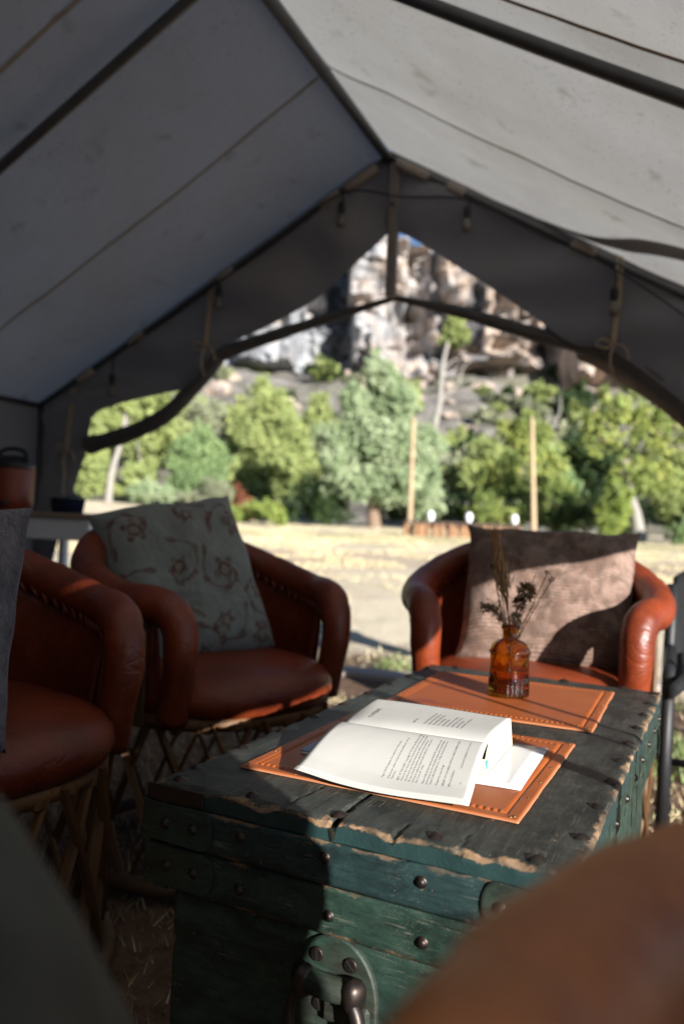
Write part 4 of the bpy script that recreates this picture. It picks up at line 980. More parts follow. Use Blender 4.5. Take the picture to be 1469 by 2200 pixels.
# tall plume
P = smooth_path([fpos(0.002, 0.0), fpos(0.0, 0.09), fpos(-0.008, 0.14, 0.004), fpos(-0.018, 0.19, 0.008), fpos(-0.030, 0.252, 0.012)], 8)
MB().tube(P, [0.0013]*len(P), 6).build('stem', MAT['dry_stem'], fl, True)
def plume():
    t = random.random()**0.8; i = int(len(P)*0.52+t*(len(P)*0.47)); p = P[min(i, len(P)-1)]; d = (P[-1]-P[-6]).normalized()
    s = 0.0062*(1-abs(t-0.4)); return p+Vector((random.gauss(0, s), random.gauss(0, s), random.gauss(0, 0.004))), d+Vector((random.gauss(0, .16), random.gauss(0, .16), random.gauss(0, .1)))
MB().add(*leafbits(900, plume, 0.0024, 10)).build('plume', MAT['dry_grass_plume'], fl)
# bent lavender-like spike on the left
P2 = smooth_path([fpos(0.0, 0.02), fpos(-0.004, 0.09), fpos(-0.018, 0.118, -0.004), fpos(-0.034, 0.135, -0.006), fpos(-0.05, 0.137, -0.008)], 8)
MB().tube(P2, [0.0013]*len(P2), 6).build('stem', MAT['dry_stem'], fl, True)
def spike():
    i = random.randint(int(len(P2)*0.45), len(P2)-1); p = P2[i]; s = 0.0042
    return p+Vector((random.gauss(0, s), random.gauss(0, s), random.gauss(0, s))), Vector((random.gauss(-0.3, .7), random.gauss(0, .7), random.gauss(0.2, .7)))
MB().add(*leafbits(520, spike, 0.0038, 1.6)).build('flower_spike', MAT['dry_lavender'], fl)
# thistle head, olive tuft, pale puff
for (lat, z, rr_, nm, mt, n_, sz, el) in ((0.013, 0.145, 0.011, 'thistle_head', 'dry_thistle', 380, 0.0026, 3.0), (0.024, 0.165, 0.012, 'leaf_tuft', 'dry_stem', 420, 0.0034, 3.8), (0.008, 0.118, 0.013, 'seed_head', 'dry_seed', 260, 0.0036, 1.4), (-0.036, 0.207, 0.005, 'small_head', 'dry_thistle', 90, 0.002, 1.5), (0.06, 0.20, 0.005, 'small_head', 'dry_stem', 50, 0.0025, 1.5), (0.068, 0.188, 0.005, 'small_head', 'dry_stem', 50, 0.0025, 1.5)):
    c = fpos(lat, z)
    Ps = smooth_path([fpos(0, 0.03), fpos(lat*0.25, 0.09), c], 6); MB().tube(Ps, [0.0009]*len(Ps), 5).build('stem', MAT['dry_stem'], fl, True)
    def ball():
        d = Vector((random.gauss(0, 1), random.gauss(0, 1), random.gauss(0.3, 1))).normalized(); return c+d*rr_*random.random()**0.5*0.7, d
    MB().add(*leafbits(n_, ball, sz, el)).build(nm, MAT[mt], fl)
for k in range(7):
    la = random.uniform(-0.03, 0.05); Ps = smooth_path([fpos(0, 0.04), fpos(la*0.3, 0.10), fpos(la, random.uniform(0.15, 0.20))], 5); MB().tube(Ps, [0.0007]*len(Ps), 5).build('stem', MAT['dry_stem'], fl, True)

# ================================================================== back corner: table, jug, bucket, bin
tb = empty('side_table', (-2.35, 2.73, 0), 0.03); tag(tb, 'small white wooden table in the back left corner', 'table')
MB().box((0, 0, 0.742), (0.52, 0.48, 0.022), bev=0.004).build('table_top', MAT['table_top'], tb)
for (c, d) in (((0, -0.215, 0.688), (0.47, 0.02, 0.085)), ((0, 0.215, 0.688), (0.47, 0.02, 0.085)), ((-0.235, 0, 0.688), (0.02, 0.41, 0.085)), ((0.235, 0, 0.688), (0.02, 0.41, 0.085))): MB().box(c, d, bev=0.002).build('apron', MAT['white_paint'], tb)
for sx in (-1, 1):
    for sy in (-1, 1): MB().box((sx*0.236, sy*0.213, 0.365), (0.034, 0.034, 0.73), bev=0.003).build('leg', MAT['white_paint'], tb)
jg = empty('water_jug', (-2.575, 2.585, 0.753)); tag(jg, 'orange water jug with black lid on the white table', 'jug')
V, F = lathe([(0.0, 0.0), (0.082, 0.0), (0.088, 0.006), (0.090, 0.05), (0.093, 0.17), (0.090, 0.182), (0.0, 0.184)], 28); MB().add(V, F).build('jug_body', MAT['orange_plastic'], jg, True)
V, F = lathe([(0.0, 0.235), (0.05, 0.232), (0.078, 0.218), (0.092, 0.195), (0.094, 0.178), (0.088, 0.174)], 28); MB().add(V, F).build('lid', MAT['black_plastic'], jg, True)
MB().tube(smooth_path([(-0.088, 0, 0.19), (-0.07, 0, 0.245), (0, 0, 0.262), (0.07, 0, 0.245), (0.088, 0, 0.19)], 6), 0.009, 8).build('handle', MAT['black_plastic'], jg, True)
MB().tube([(0.05, -0.07, 0.03), (0.06, -0.10, 0.03)], 0.012, 10).build('spout', MAT['black_plastic'], jg, True)
bk = empty('blue_bucket', (-2.335, 2.66, 0.753)); tag(bk, 'small dark blue tub next to the orange jug', 'tub')
V, F = lathe([(0.0, 0.002), (0.062, 0.0), (0.072, 0.06), (0.075, 0.062), (0.070, 0.063), (0.058, 0.006), (0.0, 0.006)], 24); MB().add(V, F).build('tub_wall', MAT['blue_plastic'], bk, True)
MB().tube(smooth_path([(-0.074, 0, 0.058), (-0.05, 0.03, 0.07), (0.0, 0.045, 0.075), (0.05, 0.03, 0.07), (0.074, 0, 0.058)], 5), 0.003, 6).build('bail', MAT['pole_metal'], bk, True)
bn = empty('storage_bin', (-1.93, 2.86, 0), 0.1); tag(bn, 'teal fabric bin standing beside the white table', 'bin')
V = []
for z, s in ((0, 0.92), (0.02, 0.95), (0.25, 1.0), (0.50, 0.98), (0.52, 1.0), (0.52, 0.93), (0.1, 0.88)):
    for k in range(32):
        a = 2*math.pi*k/32; c_, s_ = math.cos(a), math.sin(a); V.append((0.17*s*math.copysign(abs(c_)**0.35, c_), 0.15*s*math.copysign(abs(s_)**0.35, s_), z+0.006*math.sin(3*a)*(z > .3)))
MB().add(V, grid_faces(32, 7, True)+[tuple(6*32+k for k in range(32))]).build('bin_body', MAT['teal_cloth'], bn, True)
for sx in (-1, 1): MB().tube(smooth_path([(sx*0.168, -0.05, 0.44), (sx*0.19, -0.04, 0.50), (sx*0.19, 0.04, 0.50), (sx*0.168, 0.05, 0.44)], 5), 0.007, 6).build('handle', MAT['cord'], bn, True)

# dark folding chair cut off by the right edge
fc = empty('folding_chair', (0.238, 2.38, 0), 0.0); tag(fc, 'dark cloth covered folding chair at the right edge of the picture', 'chair')
V = []
for j in range(18):
    for i in range(24):
        u, v = i/23, j/17; wv = 0.22+0.02*v; x = -wv+2*wv*u; top = 0.70-0.06*abs(2*u-1)**3
        V.append((x, 0.16+0.015*math.sin(u*14)*v+0.05*(1-v), top-(top-0.30)*v+0.012*math.sin(u*9)*v))
MB().add(V, grid_faces(24, 18)).build('back_cover', MAT['dark_cloth'], fc, True).modifiers.new('t', 'SOLIDIFY').thickness = 0.012
V = []
for j in range(10):
    for i in range(20):
        u, v = i/19, j/9; V.append((-0.24+0.48*u, -0.24+0.42*v, 0.43-0.02*math.sin(u*math.pi)-0.05*(max(0, abs(2*u-1)-0.8)*5)))
MB().add(V, grid_faces(20, 10)).build('seat', MAT['dark_cloth'], fc, True).modifiers.new('t', 'SOLIDIFY').thickness = 0.03
for sx in (-1, 1):
    MB().tube([(sx*0.22, 0.20, 0.62), (sx*0.225, 0.17, 0.42), (sx*0.23, 0.20, 0.0)], 0.017, 8).build('leg', MAT['black_rubber'], fc, True)
    MB().tube([(sx*0.22, 0.16, 0.43), (sx*0.225, -0.2, 0.41), (sx*0.23, -0.23, 0.0)], 0.017, 8).build('leg', MAT['black_rubber'], fc, True)
MB().tube([(-0.225, -0.21, 0.2), (0.225, -0.21, 0.2)], 0.010, 8).build('stretcher', MAT['black_rubber'], fc, True)

# weathered threshold boards outside the gable
def board(x0, y0, x1, y1, wd, label, th=0.035):
    a, b = Vector((x0, y0, 0)), Vector((x1, y1, 0)); L = (b-a).length; c = (a+b)/2; an = math.atan2(y1-y0, x1-x0)
    z = float(gz(c.x, c.y))+th/2-0.012
    o = MB().box((0, 0, 0), (L, wd, th), bev=0.006).build('ground_board', MAT['grey_board']); o.location = (c.x, c.y, z); o.rotation_euler = (0, 0, an); tag(o, label, 'board')
board(-2.3, 3.66, -0.98, 3.79, 0.17, 'weathered grey board lying on the ground behind the left chair')
board(-0.62, 4.28, 1.2, 4.36, 0.15, 'weathered grey board lying on the ground beyond the right chair')

# ================================================================== far things: posts, log bench, lanterns, bulbs
def post(x, y, h_, lean, label):
    z = float(gz(x, y))-0.1; P = [(x, y, z), (x+lean*0.5, y, z+h_*0.5+0.05), (x+lean, y, z+h_+0.1)]
    o = MB().tube(smooth_path(P, 6), [0.085-0.003*i for i in range(13)], 12).build('pole', MAT['post_wood'], None, True); tag(o, label, 'pole', 'tall poles by the log bench')
post(-7.21, 22.99, 3.55, -0.02, 'tall bare wooden pole at the left end of the log bench')
post(-3.79, 24.75, 3.75, -0.2, 'tall bare wooden pole right of the log bench')
B0, B1 = Vector((-7.15, 22.1, 0)), Vector((-4.1, 23.9, 0)); ld = (B1-B0).normalized(); pn = Vector((-ld.y, ld.x, 0)); bz = float(gz(-5.6, 23.0))
lb = empty('log_bench', (B0.x, B0.y, bz), math.atan2(ld.y, ld.x)); tag(lb, 'long low plank bench on cut log rounds across the field', 'bench')
Lb = (B1-B0).length
for k in range(2): MB().box((Lb/2, -0.16+0.33*k, 0.40), (Lb, 0.30, 0.07), bev=0.01).build('plank', MAT['plank_dark'], lb)
V, F = lathe([(0.0, 0.0), (0.98, 0.0), (1.0, 0.04), (0.97, 0.5), (1.0, 0.96), (0.97, 1.0), (0.0, 1.0)], 14, lambda r, z, a: r*(1+0.05*math.sin(3*a)+0.03*math.sin(5*a+1))); LG = MB().add(V, F).mesh('log_round', True)
for k in range(17):
    obj('log_round', LG, MAT['log_wood'], lb, loc=(0.1+k*Lb/17+random.uniform(-.05, .05), random.uniform(-.22, -.02), -0.02), scale=(random.uniform(.07, .11), random.uniform(.07, .11), 0.385), rot=(0, 0, random.uniform(0, 6)))
def at_bench(t, off=0.0): return B0+ld*(Lb*t)+pn*off
V, F = lathe([(0.0, 0.0), (0.05, 0.0), (0.055, 0.02), (0.085, 0.07), (0.098, 0.14), (0.095, 0.20), (0.07, 0.26), (0.04, 0.285), (0.0, 0.29)], 20); LN = MB().add(V, F).mesh('shade', True)
V, F = lathe([(0.0, -0.012), (0.06, -0.012), (0.062, 0.004), (0.0, 0.006)], 16); LF = MB().add(V, F).mesh('foot', True)
for t, lab in ((0.235, 'white globe lantern on the log bench nearest the left pole'), (0.56, 'white globe lantern in the middle of the log bench'), (0.955, 'white globe lantern at the right end of the log bench')):
    p = at_bench(t); r_ = empty('globe_lantern', (p.x, p.y, bz+0.447)); tag(r_, lab, 'lantern', 'white lanterns on the log bench')
    obj('shade', LN, MAT['lantern_white'], r_); obj('foot', LF, MAT['black_rubber'], r_)
fs = empty('festoon_lights', (-7.23, 22.99, 1.6)); tag(fs, 'string of small glass bulbs hung between the two far poles', 'string lights')
A0, A1 = Vector((-7.22, 22.93, 1.75)), Vector((-3.86, 24.72, 1.75))
P = [A0.lerp(A1, t)+Vector((0, 0, -1.6*t*(1-t)*0.55-0.05)) for t in np.linspace(0, 1, 25)]
FI = Matrix.Translation((7.23, -22.99, -1.6))
MB().tube(P, 0.006, 5).build('cord', MAT['black_rubber'], fs, True).matrix_local = FI
V, F = lathe([(0.0, -0.13), (0.03, -0.11), (0.038, -0.08), (0.025, -0.045), (0.014, -0.03), (0.012, 0.0)], 12); GB = MB().add(V, F).mesh('glass_bulb', True)
n = N('clear_bulb'); MAT['clear_bulb'] = n.done(n.bsdf((0.9, 0.9, 0.88), 0.02, None, **{'Transmission Weight': 1.0, 'IOR': 1.45}))
for t in np.linspace(0.06, 0.9, 7):
    i = int(t*24); obj('glass_bulb', GB, MAT['clear_bulb'], fs, M=FI @ Matrix.Translation(P[i]))

# ================================================================== trees and shrubs
def leaf_cloud(blobs, n_, size, seed, clump=14, spread=0.34, elong=1.7):
    rg = np.random.default_rng(seed); nb_ = []
    for b in blobs:
        nb_.append((*b[:3], b[3]*.75, b[4]*.75, b[5]*.75))
        for _ in range(6):
            d_ = rg.normal(size=3); d_ /= np.linalg.norm(d_); k_ = rg.uniform(.22, .5); q_ = rg.uniform(.65, 1.05); nb_.append((b[0]+d_[0]*b[3]*q_, b[1]+d_[1]*b[4]*q_, b[2]+d_[2]*b[5]*q_, b[3]*k_, b[4]*k_, b[5]*k_))
    blobs = nb_; n_ = int(n_*2.0); size = size*0.78; W = np.array([b[3]*b[4]*b[5] for b in blobs])**0.8; W = W/W.sum()
    nc = max(6, n_//clump); bi = rg.choice(len(blobs), nc, p=W); B = np.array(blobs, float)[bi]
    d = rg.normal(size=(nc, 3)); d /= np.linalg.norm(d, axis=1)[:, None]; rad = rg.random(nc)**0.38
    C = B[:, :3]+d*rad[:, None]*B[:, 3:6]
    ci = rg.integers(0, nc, n_); s = B[ci][:, 3:6].mean(1)*spread*0.5
    P = C[ci]+rg.normal(size=(n_, 3))*s[:, None]
    nrm_ = rg.normal(size=(n_, 3))*0.75+np.array(SUN)*0.85+np.array((0, 0, 0.25)); ax = np.cross(nrm_, rg.normal(size=(n_, 3))); ax /= np.linalg.norm(ax, axis=1)[:, None]
    t = np.cross(ax, nrm_); t /= np.linalg.norm(t, axis=1)[:, None]; sz = (size*rg.uniform(0.55, 1.4, n_))[:, None]
    V = np.empty((n_*4, 3)); V[0::4] = P-ax*sz*elong*0.5; V[1::4] = P+t*sz*0.5; V[2::4] = P+ax*sz*elong*0.5; V[3::4] = P-t*sz*0.5
    F = np.arange(n_*4).reshape(-1, 4).tolist(); return V, F
def tree(name, x, y, blobs, mat, label, cat='tree', n_=4500, size=0.16, trunk_=None, bark='bark_brown', seed=1, group=None, z=None, clump=14, spread=0.34):
    z = float(gz(x, y)) if z is None else z
    root = empty(name, (x, y, z)); tag(root, label, cat, group)
    MB().add(*leaf_cloud(blobs, n_, size, seed, clump, spread)).build('crown', MAT[mat], root)
    rg = random.Random(seed)
    if trunk_:
        mb = MB()
        for (P, r0, r1) in trunk_:
            Q = smooth_path(P, 5); mb.tube(Q, [r0+(r1-r0)*i/(len(Q)-1) for i in range(len(Q))], 9)
        top = Vector(trunk_[0][0][-1])
        for b in blobs[:10]:
            e = Vector(b[:3]); m = top.lerp(e, 0.5)+Vector((rg.uniform(-.2, .2), rg.uniform(-.2, .2), rg.uniform(0, .3))); st_ = Vector(trunk_[0][0][-1]).lerp(Vector(trunk_[0][0][-2]), rg.random()*0.6)
            Q = smooth_path([st_, m, e], 4); r0 = trunk_[0][2]*0.7; mb.tube(Q, [r0+(0.02-r0)*i/(len(Q)-1) for i in range(len(Q))], 6)
        mb.build('trunk', MAT[bark], root, True)
    return root
u_ = Vector((0.925, 0.38, 0)); v_ = Vector((-0.38, 0.925, 0))
def bl(lat, dep, zz, rl, rd, rz_):     # blob: lateral, depth, height and radii
    p = u_*lat+v_*dep; return (p.x, p.y, zz, max(rl, 0.1), max(rd, 0.1), rz_)
tree('silver_tree', -10.22, 28.24, [bl(0.1, 0, 5.6, 0.75, .7, 1.0), bl(-0.25, 0.2, 6.2, .35, .4, .6), bl(0.4, 0, 4.6, 1.2, 1.1, 1.0), bl(-0.5, 0, 4.3, 1.1, 1.0, 1.0), bl(-1.35, -.3, 3.0, 1.0, 1.1, 1.1), bl(0.3, -.5, 3.1, 1.4, 1.3, 1.3), bl(1.5, 0, 3.0, 1.0, 1.0, 1.2), bl(-1.0, -.2, 1.7, 1.3, 1.2, .8), bl(0.5, -.4, 1.6, 1.3, 1.2, .9), bl(1.8, 0, 1.5, .85, .9, 1.0)], 'leaf_silver', 'large silvery green tree rising in front of the cliff', n_=26000, size=0.125, trunk_=[([(0, 0, -.2), (-.1, 0, .8), (.05, 0, 2.2), (0, 0, 4.6)], .30, .08)], seed=11)
tree('feathery_tree', -18.1, 28.2, [bl(0, 0, 2.7, .95, .9, .95), bl(-.5, 0, 2.0, 1.0, .9, .9), bl(.6, 0, 1.9, .9, .9, .9), bl(0, -.3, 1.2, 1.4, 1.0, .8), bl(.15, 0, 3.4, .5, .5, .5)], 'leaf_bright', 'rounded bright green feathery tree left of the silvery tree', n_=8000, size=0.10, trunk_=[([(0, 0, -.2), (0, 0, .6), (.1, 0, 1.8)], .14, .05)], seed=12)
tree('cottonwood_tree', -18.98, 36.5, [bl(-.3, 0, 5.6, 1.3, 1.2, 1.0), bl(-1.4, 0, 4.4, 1.4, 1.2, 1.1), bl(.9, 0, 4.4, 1.3, 1.2, 1.1), bl(0, -.5, 3.2, 1.9, 1.4, 1.2), bl(1.6, -.2, 2.6, 1.0, 1.0, 1.2), bl(-1.6, -.3, 2.3, 1.2, 1.0, 1.0), bl(.3, -.3, 1.6, 1.6, 1.1, .9)], 'leaf_olive', 'tall olive green cottonwood between the feathery and silvery trees', n_=9000, size=0.16, trunk_=[([(.2, 0, -.2), (.15, 0, 1.2), (0, 0, 3.6)], .20, .08)], bark='bark_pale', seed=13)
tree('cottonwood_tree', -21.6, 27.9, [bl(-.7, 0, 4.0, 1.3, 1.1, 1.0), bl(.8, 0, 4.2, 1.3, 1.1, .9), bl(1.5, 0, 3.0, 1.0, 1.0, .9), bl(-1.5, 0, 2.7, 1.1, 1.0, 1.1), bl(-1.0, -.2, 1.3, 1.1, .9, .8), bl(.9, -.2, 1.1, .9, .9, .6), bl(0, 0, 5.2, 1.4, 1.1, .8)], 'leaf_olive', 'pale green cottonwood with white trunk at far left', n_=7000, size=0.15, trunk_=[([(0, -.9, -.3), (.12, -.9, 1.2), (.3, -.6, 2.6), (.25, -.3, 4.0)], .17, .06)], bark='bark_pale', seed=14)
tree('leafy_tree', -5.8, 33.3, [bl(-.2, 0, 4.2, .95, .8, .8), bl(.5, 0, 3.9, .8, .8, .9), bl(.1, 0, 3.0, 1.2, .9, .9), bl(1.0, -.2, 2.0, 1.1, .9, .9), bl(-.8, -.2, 1.9, 1.1, .9, .9), bl(.1, -.4, 1.1, 1.5, 1.0, .8)], 'leaf_yellow', 'green tree turning yellow behind the right pole', n_=8000, size=0.12, trunk_=[([(0, 0, -.2), (0.1, 0, 1.2), (.1, 0, 3.0)], .13, .05)], bark='bark_pale', seed=15)
tree('cottonwood_tree', -1.0, 27.7, [bl(-.6, 0, 4.3, 1.0, .9, .7), bl(.6, 0, 4.6, 1.0, .9, .8), bl(-1.2, 0, 3.4, .9, .8, .7), bl(.3, 0, 3.4, 1.0, .9, .7), bl(1.4, 0, 3.7, 1.0, .9, .9), bl(-.2, -.3, 2.3, 1.0, .8, .6), bl(-.9, -.4, .9, .7, .7, .8), bl(.6, .2, 2.2, .9, .8, .7)], 'leaf_yellow', 'leaning cottonwood with pale trunk at far right', n_=2600, size=0.13, trunk_=[([(.15, 0, -.2), (.0, 0, .8), (-.25, 0, 1.8), (-.1, 0, 3.2)], .24, .09)], bark='bark_pale', seed=16, clump=9)
# pale pine on the slope with a tufted top and bare limbs
s_, w__ = sw(-12.81, 44.43); pz = hill_z(s_, w__)
tree('slope_pine', -12.81, 44.43, [bl(1.05, 0, 9.0, .85, .7, .55), bl(.75, 0, 8.4, .7, .6, .5), bl(1.4, 0, 8.3, .6, .6, .5), bl(1.25, 0, 9.4, .5, .5, .35)], 'leaf_olive', 'tall pale barked pine with tufted top before the cliff', n_=2600, size=0.15, trunk_=[([(-.3, 0, -.5), (-.1, 0, 2.0), (.35, 0, 4.6), (.45, 0, 6.6), (.7, 0, 8.0)], .26, .10), ([(.3, 0, 4.4), (1.0, 0, 5.3), (2.0, 0, 5.8), (3.3, 0, 5.6)], .14, .03), ([(.45, 0, 6.4), (1.1, 0, 7.0), (1.5, 0, 7.0)], .09, .02), ([(1.4, 0, 5.6), (1.7, 0, 6.6), (2.3, 0, 7.1)], .07, .02)], bark='bark_pale', seed=17, z=pz)
tree('bare_tree', *xy(10.6, 43), [bl(0, 0, 4.3, .6, .5, .5), bl(.4, 0, 3.2, .5, .5, .4)], 'leaf_sage', 'nearly bare grey tree on the slope above the yellowing tree', n_=700, size=0.13, trunk_=[([(0, 0, -.5), (.2, 0, 2.2), (.3, 0, 4.6)], .16, .05), ([(.2, 0, 2.4), (-.6, 0, 3.8), (-.8, 0, 5.2)], .08, .02), ([(.25, 0, 3.0), (.9, 0, 4.4), (.9, 0, 5.4)], .08, .02)], bark='bark_pale', seed=18, z=hill_z(10.6, 43))
SH = [('lime_shrub', -12.42, 24.1, 'leaf_lime', [bl(0, 0, .45, .42, .4, .42), bl(.25, 0, .25, .35, .3, .3)], 'bright lime green shrub at the field edge', 1100, .07),
      ('lime_shrub', -13.6, 24.9, 'leaf_lime', [bl(0, 0, .5, .5, .4, .45), bl(-.5, .1, .35, .4, .3, .35)], 'lime green shrub right of the red bush', 1100, .07),
      ('red_bush', -14.75, 26.0, 'leaf_red', [bl(0, 0, .8, .32, .3, .5), bl(.2, 0, .35, .3, .3, .35)], 'dark red leaved bush at the edge of the field', 900, .08),
      ('brown_bush', -16.4, 27.0, 'leaf_sage', [bl(0, 0, .9, .9, .7, .7), bl(.8, 0, .6, .6, .6, .5), bl(-.7, 0, .5, .8, .6, .5)], 'brownish grey bush beneath the feathery tree', 1800, .09),
      ('dark_bush', -12.5, 27.3, 'leaf_dark', [bl(0, 0, 1.2, 1.0, .8, 1.1), bl(-.5, 0, .6, .8, .7, .6), bl(.9, .3, .8, .9, .8, .8)], 'dark green bush left of the silvery tree', 3000, .10),
      ('dark_bush', -7.4, 31.0, 'leaf_dark', [bl(0, 0, .9, 1.0, .8, 1.0), bl(.9, 0, .7, .8, .8, .7)], 'dark green bush between silvery tree and yellowing tree', 2600, .10),
      ('yellow_bush', -6.3, 29.8, 'leaf_yellow', [bl(0, 0, .9, .8, .6, .8), bl(.7, 0, .6, .7, .6, .6)], 'yellowing bush behind the middle of the log bench', 2200, .09),
      ('yellow_bush', -3.6, 31.9, 'leaf_yellow', [bl(0, 0, 1.0, .9, .7, 1.0), bl(-.9, 0, .6, .7, .6, .6)], 'yellow green bush right of the right pole', 2200, .09),
      ('dark_bush', -2.4, 31.0, 'leaf_dark', [bl(0, 0, 1.0, 1.3, .9, 1.0), bl(1.2, 0, 1.1, 1.0, .9, 1.1), bl(-1.1, .2, .7, .8, .8, .7)], 'dark green bush left of the leaning cottonwood', 3600, .10),
      ('dark_bush', 1.6, 30.5, 'leaf_dark', [bl(0, 0, 1.6, 1.2, 1.0, 1.5), bl(-.8, 0, .7, .9, .9, .8)], 'dark green bush at the right edge', 3000, .11),
      ('lime_shrub', -1.6, 25.9, 'leaf_lime', [bl(0, 0, .8, .55, .45, .8), bl(.1, 0, 1.6, .4, .35, .5)], 'lime green shrub against the leaning cottonwood trunk', 1700, .08),
      ('sage_bush', -22.6, 27.2, 'leaf_olive', [bl(0, 0, .8, 1.3, .8, .8), bl(1.6, 0, .5, .9, .7, .5)], 'olive bush at the foot of the white trunk', 2400, .10),
      ('sage_bush', -19.6, 26.8, 'leaf_silver', [bl(0, 0, .6, .8, .6, .6), bl(.8, 0, .5, .6, .5, .4)], 'blue grey bush left of the feathery tree', 1500, .09),
      ('dark_bush', -9.6, 30.4, 'leaf_dark', [bl(0, 0, .8, 1.3, .8, .9), bl(1.1, 0, .8, .8, .8, .8)], 'dark green bush behind the silvery tree trunk', 2600, .10),
      ('green_bush', 0.9, 26.6, 'leaf_bright', [bl(0, 0, .5, .7, .5, .5), bl(-.5, 0, .35, .5, .4, .35)], 'low green bush right of the leaning cottonwood', 1400, .08)]
for i, (nm, x, y, mt, bb, lab, n_, sz) in enumerate(SH): tree(nm, x, y, bb, mt, lab, 'bush', n_, sz, seed=40+i, clump=16)
# low trees that close the gap below the slope
for i, (s, w_, mt, hh, lab) in enumerate(((2.6, 42, 'leaf_olive', 5.0, 'olive tree filling the slope behind the silvery tree'), (9.6, 38, 'leaf_bright', 4.2, 'light green tree left of the yellowing tree'), (16.2, 38, 'leaf_olive', 4.3, 'olive tree between the right pole and the leaning cottonwood'), (22.5, 40, 'leaf_bright', 5.0, 'light green tree behind the right edge'), (-11.0, 43, 'leaf_olive', 6.2, 'tall pale olive tree behind the feathery tree'), (-13.2, 38.5, 'leaf_bright', 4.6, 'light green tree behind the white trunked cottonwood'), (-4.6, 47, 'leaf_olive', 5.2, 'pale olive tree above the tall cottonwood'), (-14.5, 41, 'leaf_olive', 4.5, 'olive tree behind the white trunked cottonwood'), (-8.0, 44, 'leaf_sage', 4.2, 'grey green tree between the feathery and olive trees'), (-1.6, 45, 'leaf_olive', 4.6, 'olive tree behind the left side of the silvery tree'), (7.2, 40, 'leaf_olive', 4.0, 'olive tree behind the gap right of the silvery tree'), (13.6, 41, 'leaf_dark', 3.4, 'dark tree behind the right pole'), (19.0, 41, 'leaf_dark', 3.8, 'dark tree behind the leaning cottonwood'))):
    x, y = xy(s, w_); tree('low_tree', x, y, [bl(0, 0, hh*.72, hh*.26, hh*.25, hh*.24), bl(-hh*.2, 0, hh*.45, hh*.25, hh*.22, hh*.25), bl(hh*.2, 0, hh*.45, hh*.25, hh*.22, hh*.25), bl(0, 0, hh*.2, hh*.34, hh*.22, hh*.2)], mt, lab, n_=4200, size=.14, trunk_=[([(0, 0, -.6), (0, 0, hh*.5)], .12, .05)], seed=70+i, z=hill_z(s, w_)-.1)
rg = random.Random(5)
V, F = leaf_cloud([(0, 0, .45, .6, .6, .45), (.35, 0, .3, .4, .4, .3)], 420, .17, 3, 12); s1 = MB().add(V, F).mesh('shrub_crown'); V, F = leaf_cloud([(0, 0, .6, .55, .55, .6)], 420, .17, 4, 12); s2 = MB().add(V, F).mesh('shrub_crown'); s1.materials.append(MAT['leaf_sage']); s2.materials.append(MAT['leaf_olive']); s3 = s2.copy(); s3.materials.clear(); s3.materials.append(MAT['leaf_dark'])
for i in range(190):
    w_ = 42+56*rg.random()**1.4; s = rg.uniform(-0.36, 0.42)*w_; x, y = xy(s, w_); k = rg.uniform(1.0, 2.6)
    me_ = rg.choice([s1, s1, s2, s3]); o = obj('hillside_shrub', me_, None, None, loc=(x, y, hill_z(s, w_)-.15), rot=(0, 0, rg.uniform(0, 6)), scale=(k*rg.uniform(.8, 1.3), k*rg.uniform(.8, 1.3), k*rg.uniform(.7, 1.2)))
    tag(o, ('large ' if k > 1.8 else 'small ')+('grey sage' if me_ is s1 else 'olive' if me_ is s2 else 'dark green')+' scrub bush on the rocky slope below the cliff', 'bush', 'scrub bushes on the slope')
rocks = []
for q in range(4):
    import bmesh
    bm = bmesh.new(); bmesh.ops.create_icosphere(bm, subdivisions=3, radius=1.0)
    for v in bm.verts:
        p = v.co.copy(); k = 1+0.45*noise.noise(p*1.1+Vector((q*7, 0, 0)))+0.2*noise.noise(p*2.7+Vector((0, q*5, 0))); v.co = Vector((p.x*1.25, p.y, p.z*0.75))*k
    me = bpy.data.meshes.new('boulder'); bm.to_mesh(me); bm.free(); me.materials.append(MAT['cliff_rock']); rocks.append(me)
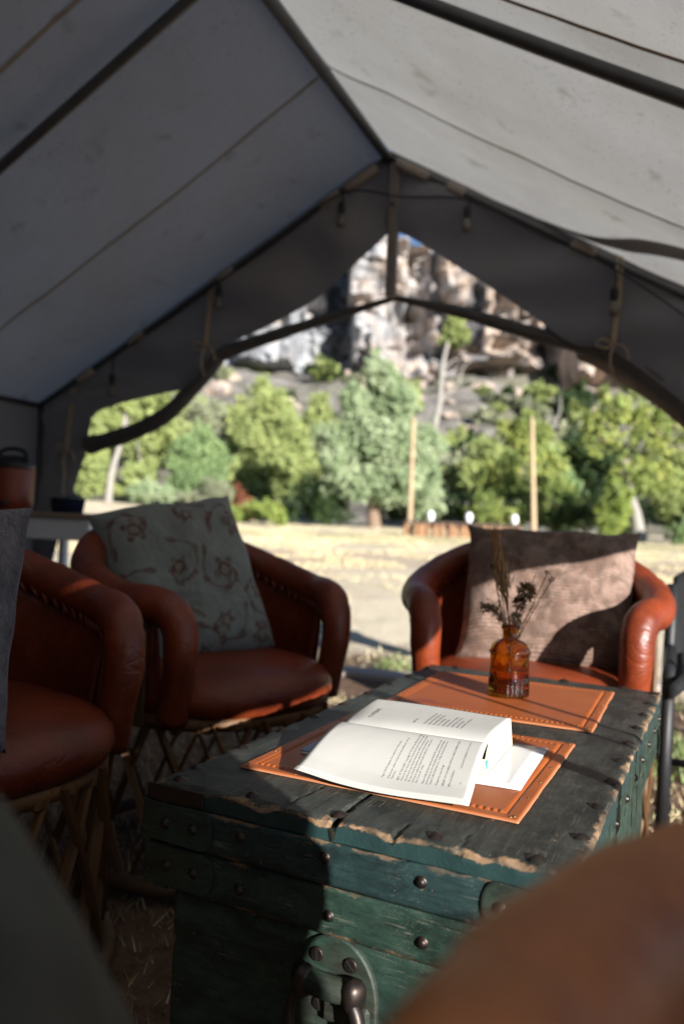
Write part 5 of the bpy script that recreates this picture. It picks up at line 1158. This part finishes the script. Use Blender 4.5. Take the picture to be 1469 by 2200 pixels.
for i in range(90):
    w_ = rg.uniform(41, 97); s = rg.uniform(-0.36, 0.42)*w_; x, y = xy(s, w_); k = rg.uniform(0.3, 1.2)*(1+(s > 8)*0.3)
    o = obj('boulder', rocks[i % 4], None, None, loc=(x, y, hill_z(s, w_)+.1), rot=(rg.uniform(-.3, .3), rg.uniform(-.3, .3), rg.uniform(0, 6)), scale=(k, k, k))
    tag(o, ('large' if k > 1.1 else 'small')+' pale boulder lying on the rocky slope below the cliff', 'boulder', 'boulders on the slope')

# ================================================================== dry grass
def blades(n_, xr, yr, h_, seed, keep=None, wd=0.004):
    rg = np.random.default_rng(seed); x = rg.uniform(*xr, n_); y = rg.uniform(*yr, n_)
    if keep is not None: m = keep(x, y); x, y = x[m], y[m]
    n_ = len(x); z = gz(x, y)-0.012; hh = h_*rg.uniform(0.35, 1.3, n_); a = rg.uniform(0, 2*np.pi, n_); ln = rg.uniform(0.2, 1.3, n_)*hh; b = rg.uniform(0, 2*np.pi, n_)
    P = np.stack([x, y, z], 1); wv = np.stack([np.cos(a), np.sin(a), 0*a], 1)*wd; T_ = P+np.stack([np.cos(b)*ln, np.sin(b)*ln, hh], 1)
    V = np.empty((n_*3, 3)); V[0::3] = P-wv; V[1::3] = P+wv; V[2::3] = T_
    return V, np.arange(n_*3).reshape(-1, 3).tolist()
patch = lambda x, y: np.array([noise.noise(Vector((a*0.8, b*0.8, 2))) for a, b in zip(x, y)]) > -0.05
tag(MB().add(*blades(13000, (-6, 2.5), (3.3, 12), 0.045, 1, patch)).add(*blades(60000, (-14, 2), (9, 27), 0.05, 7, patch, 0.010)).add(*blades(16000, (-1.7, 0.9), (-0.2, 3.3), 0.030, 2, None, 0.0022)).build('dry_grass', MAT['straw_blade']), 'short dry straw grass covering the trampled ground', 'grass', None, 'stuff')
def tuft(x, y, r_, n_, h_, label):
    rg = np.random.default_rng(int(abs(x*100))); V, F = blades(n_, (x-r_, x+r_), (y-r_, y+r_), h_, int(abs(x*77)), lambda a, b: np.hypot(a-x, b-y) < r_, 0.005)
    tag(MB().add(V, F).build('grass_tuft', MAT['green_blade']), label, 'grass')
tuft(-1.33, 4.05, 0.10, 60, 0.09, 'green grass tuft beside the weathered board between the chairs')
tuft(0.02, 3.9, 0.15, 60, 0.05, 'green grass tuft right of the chair behind the chest')
tuft(0.15, 3.0, 0.3, 420, 0.08, 'low green grass tuft at the right tent corner')
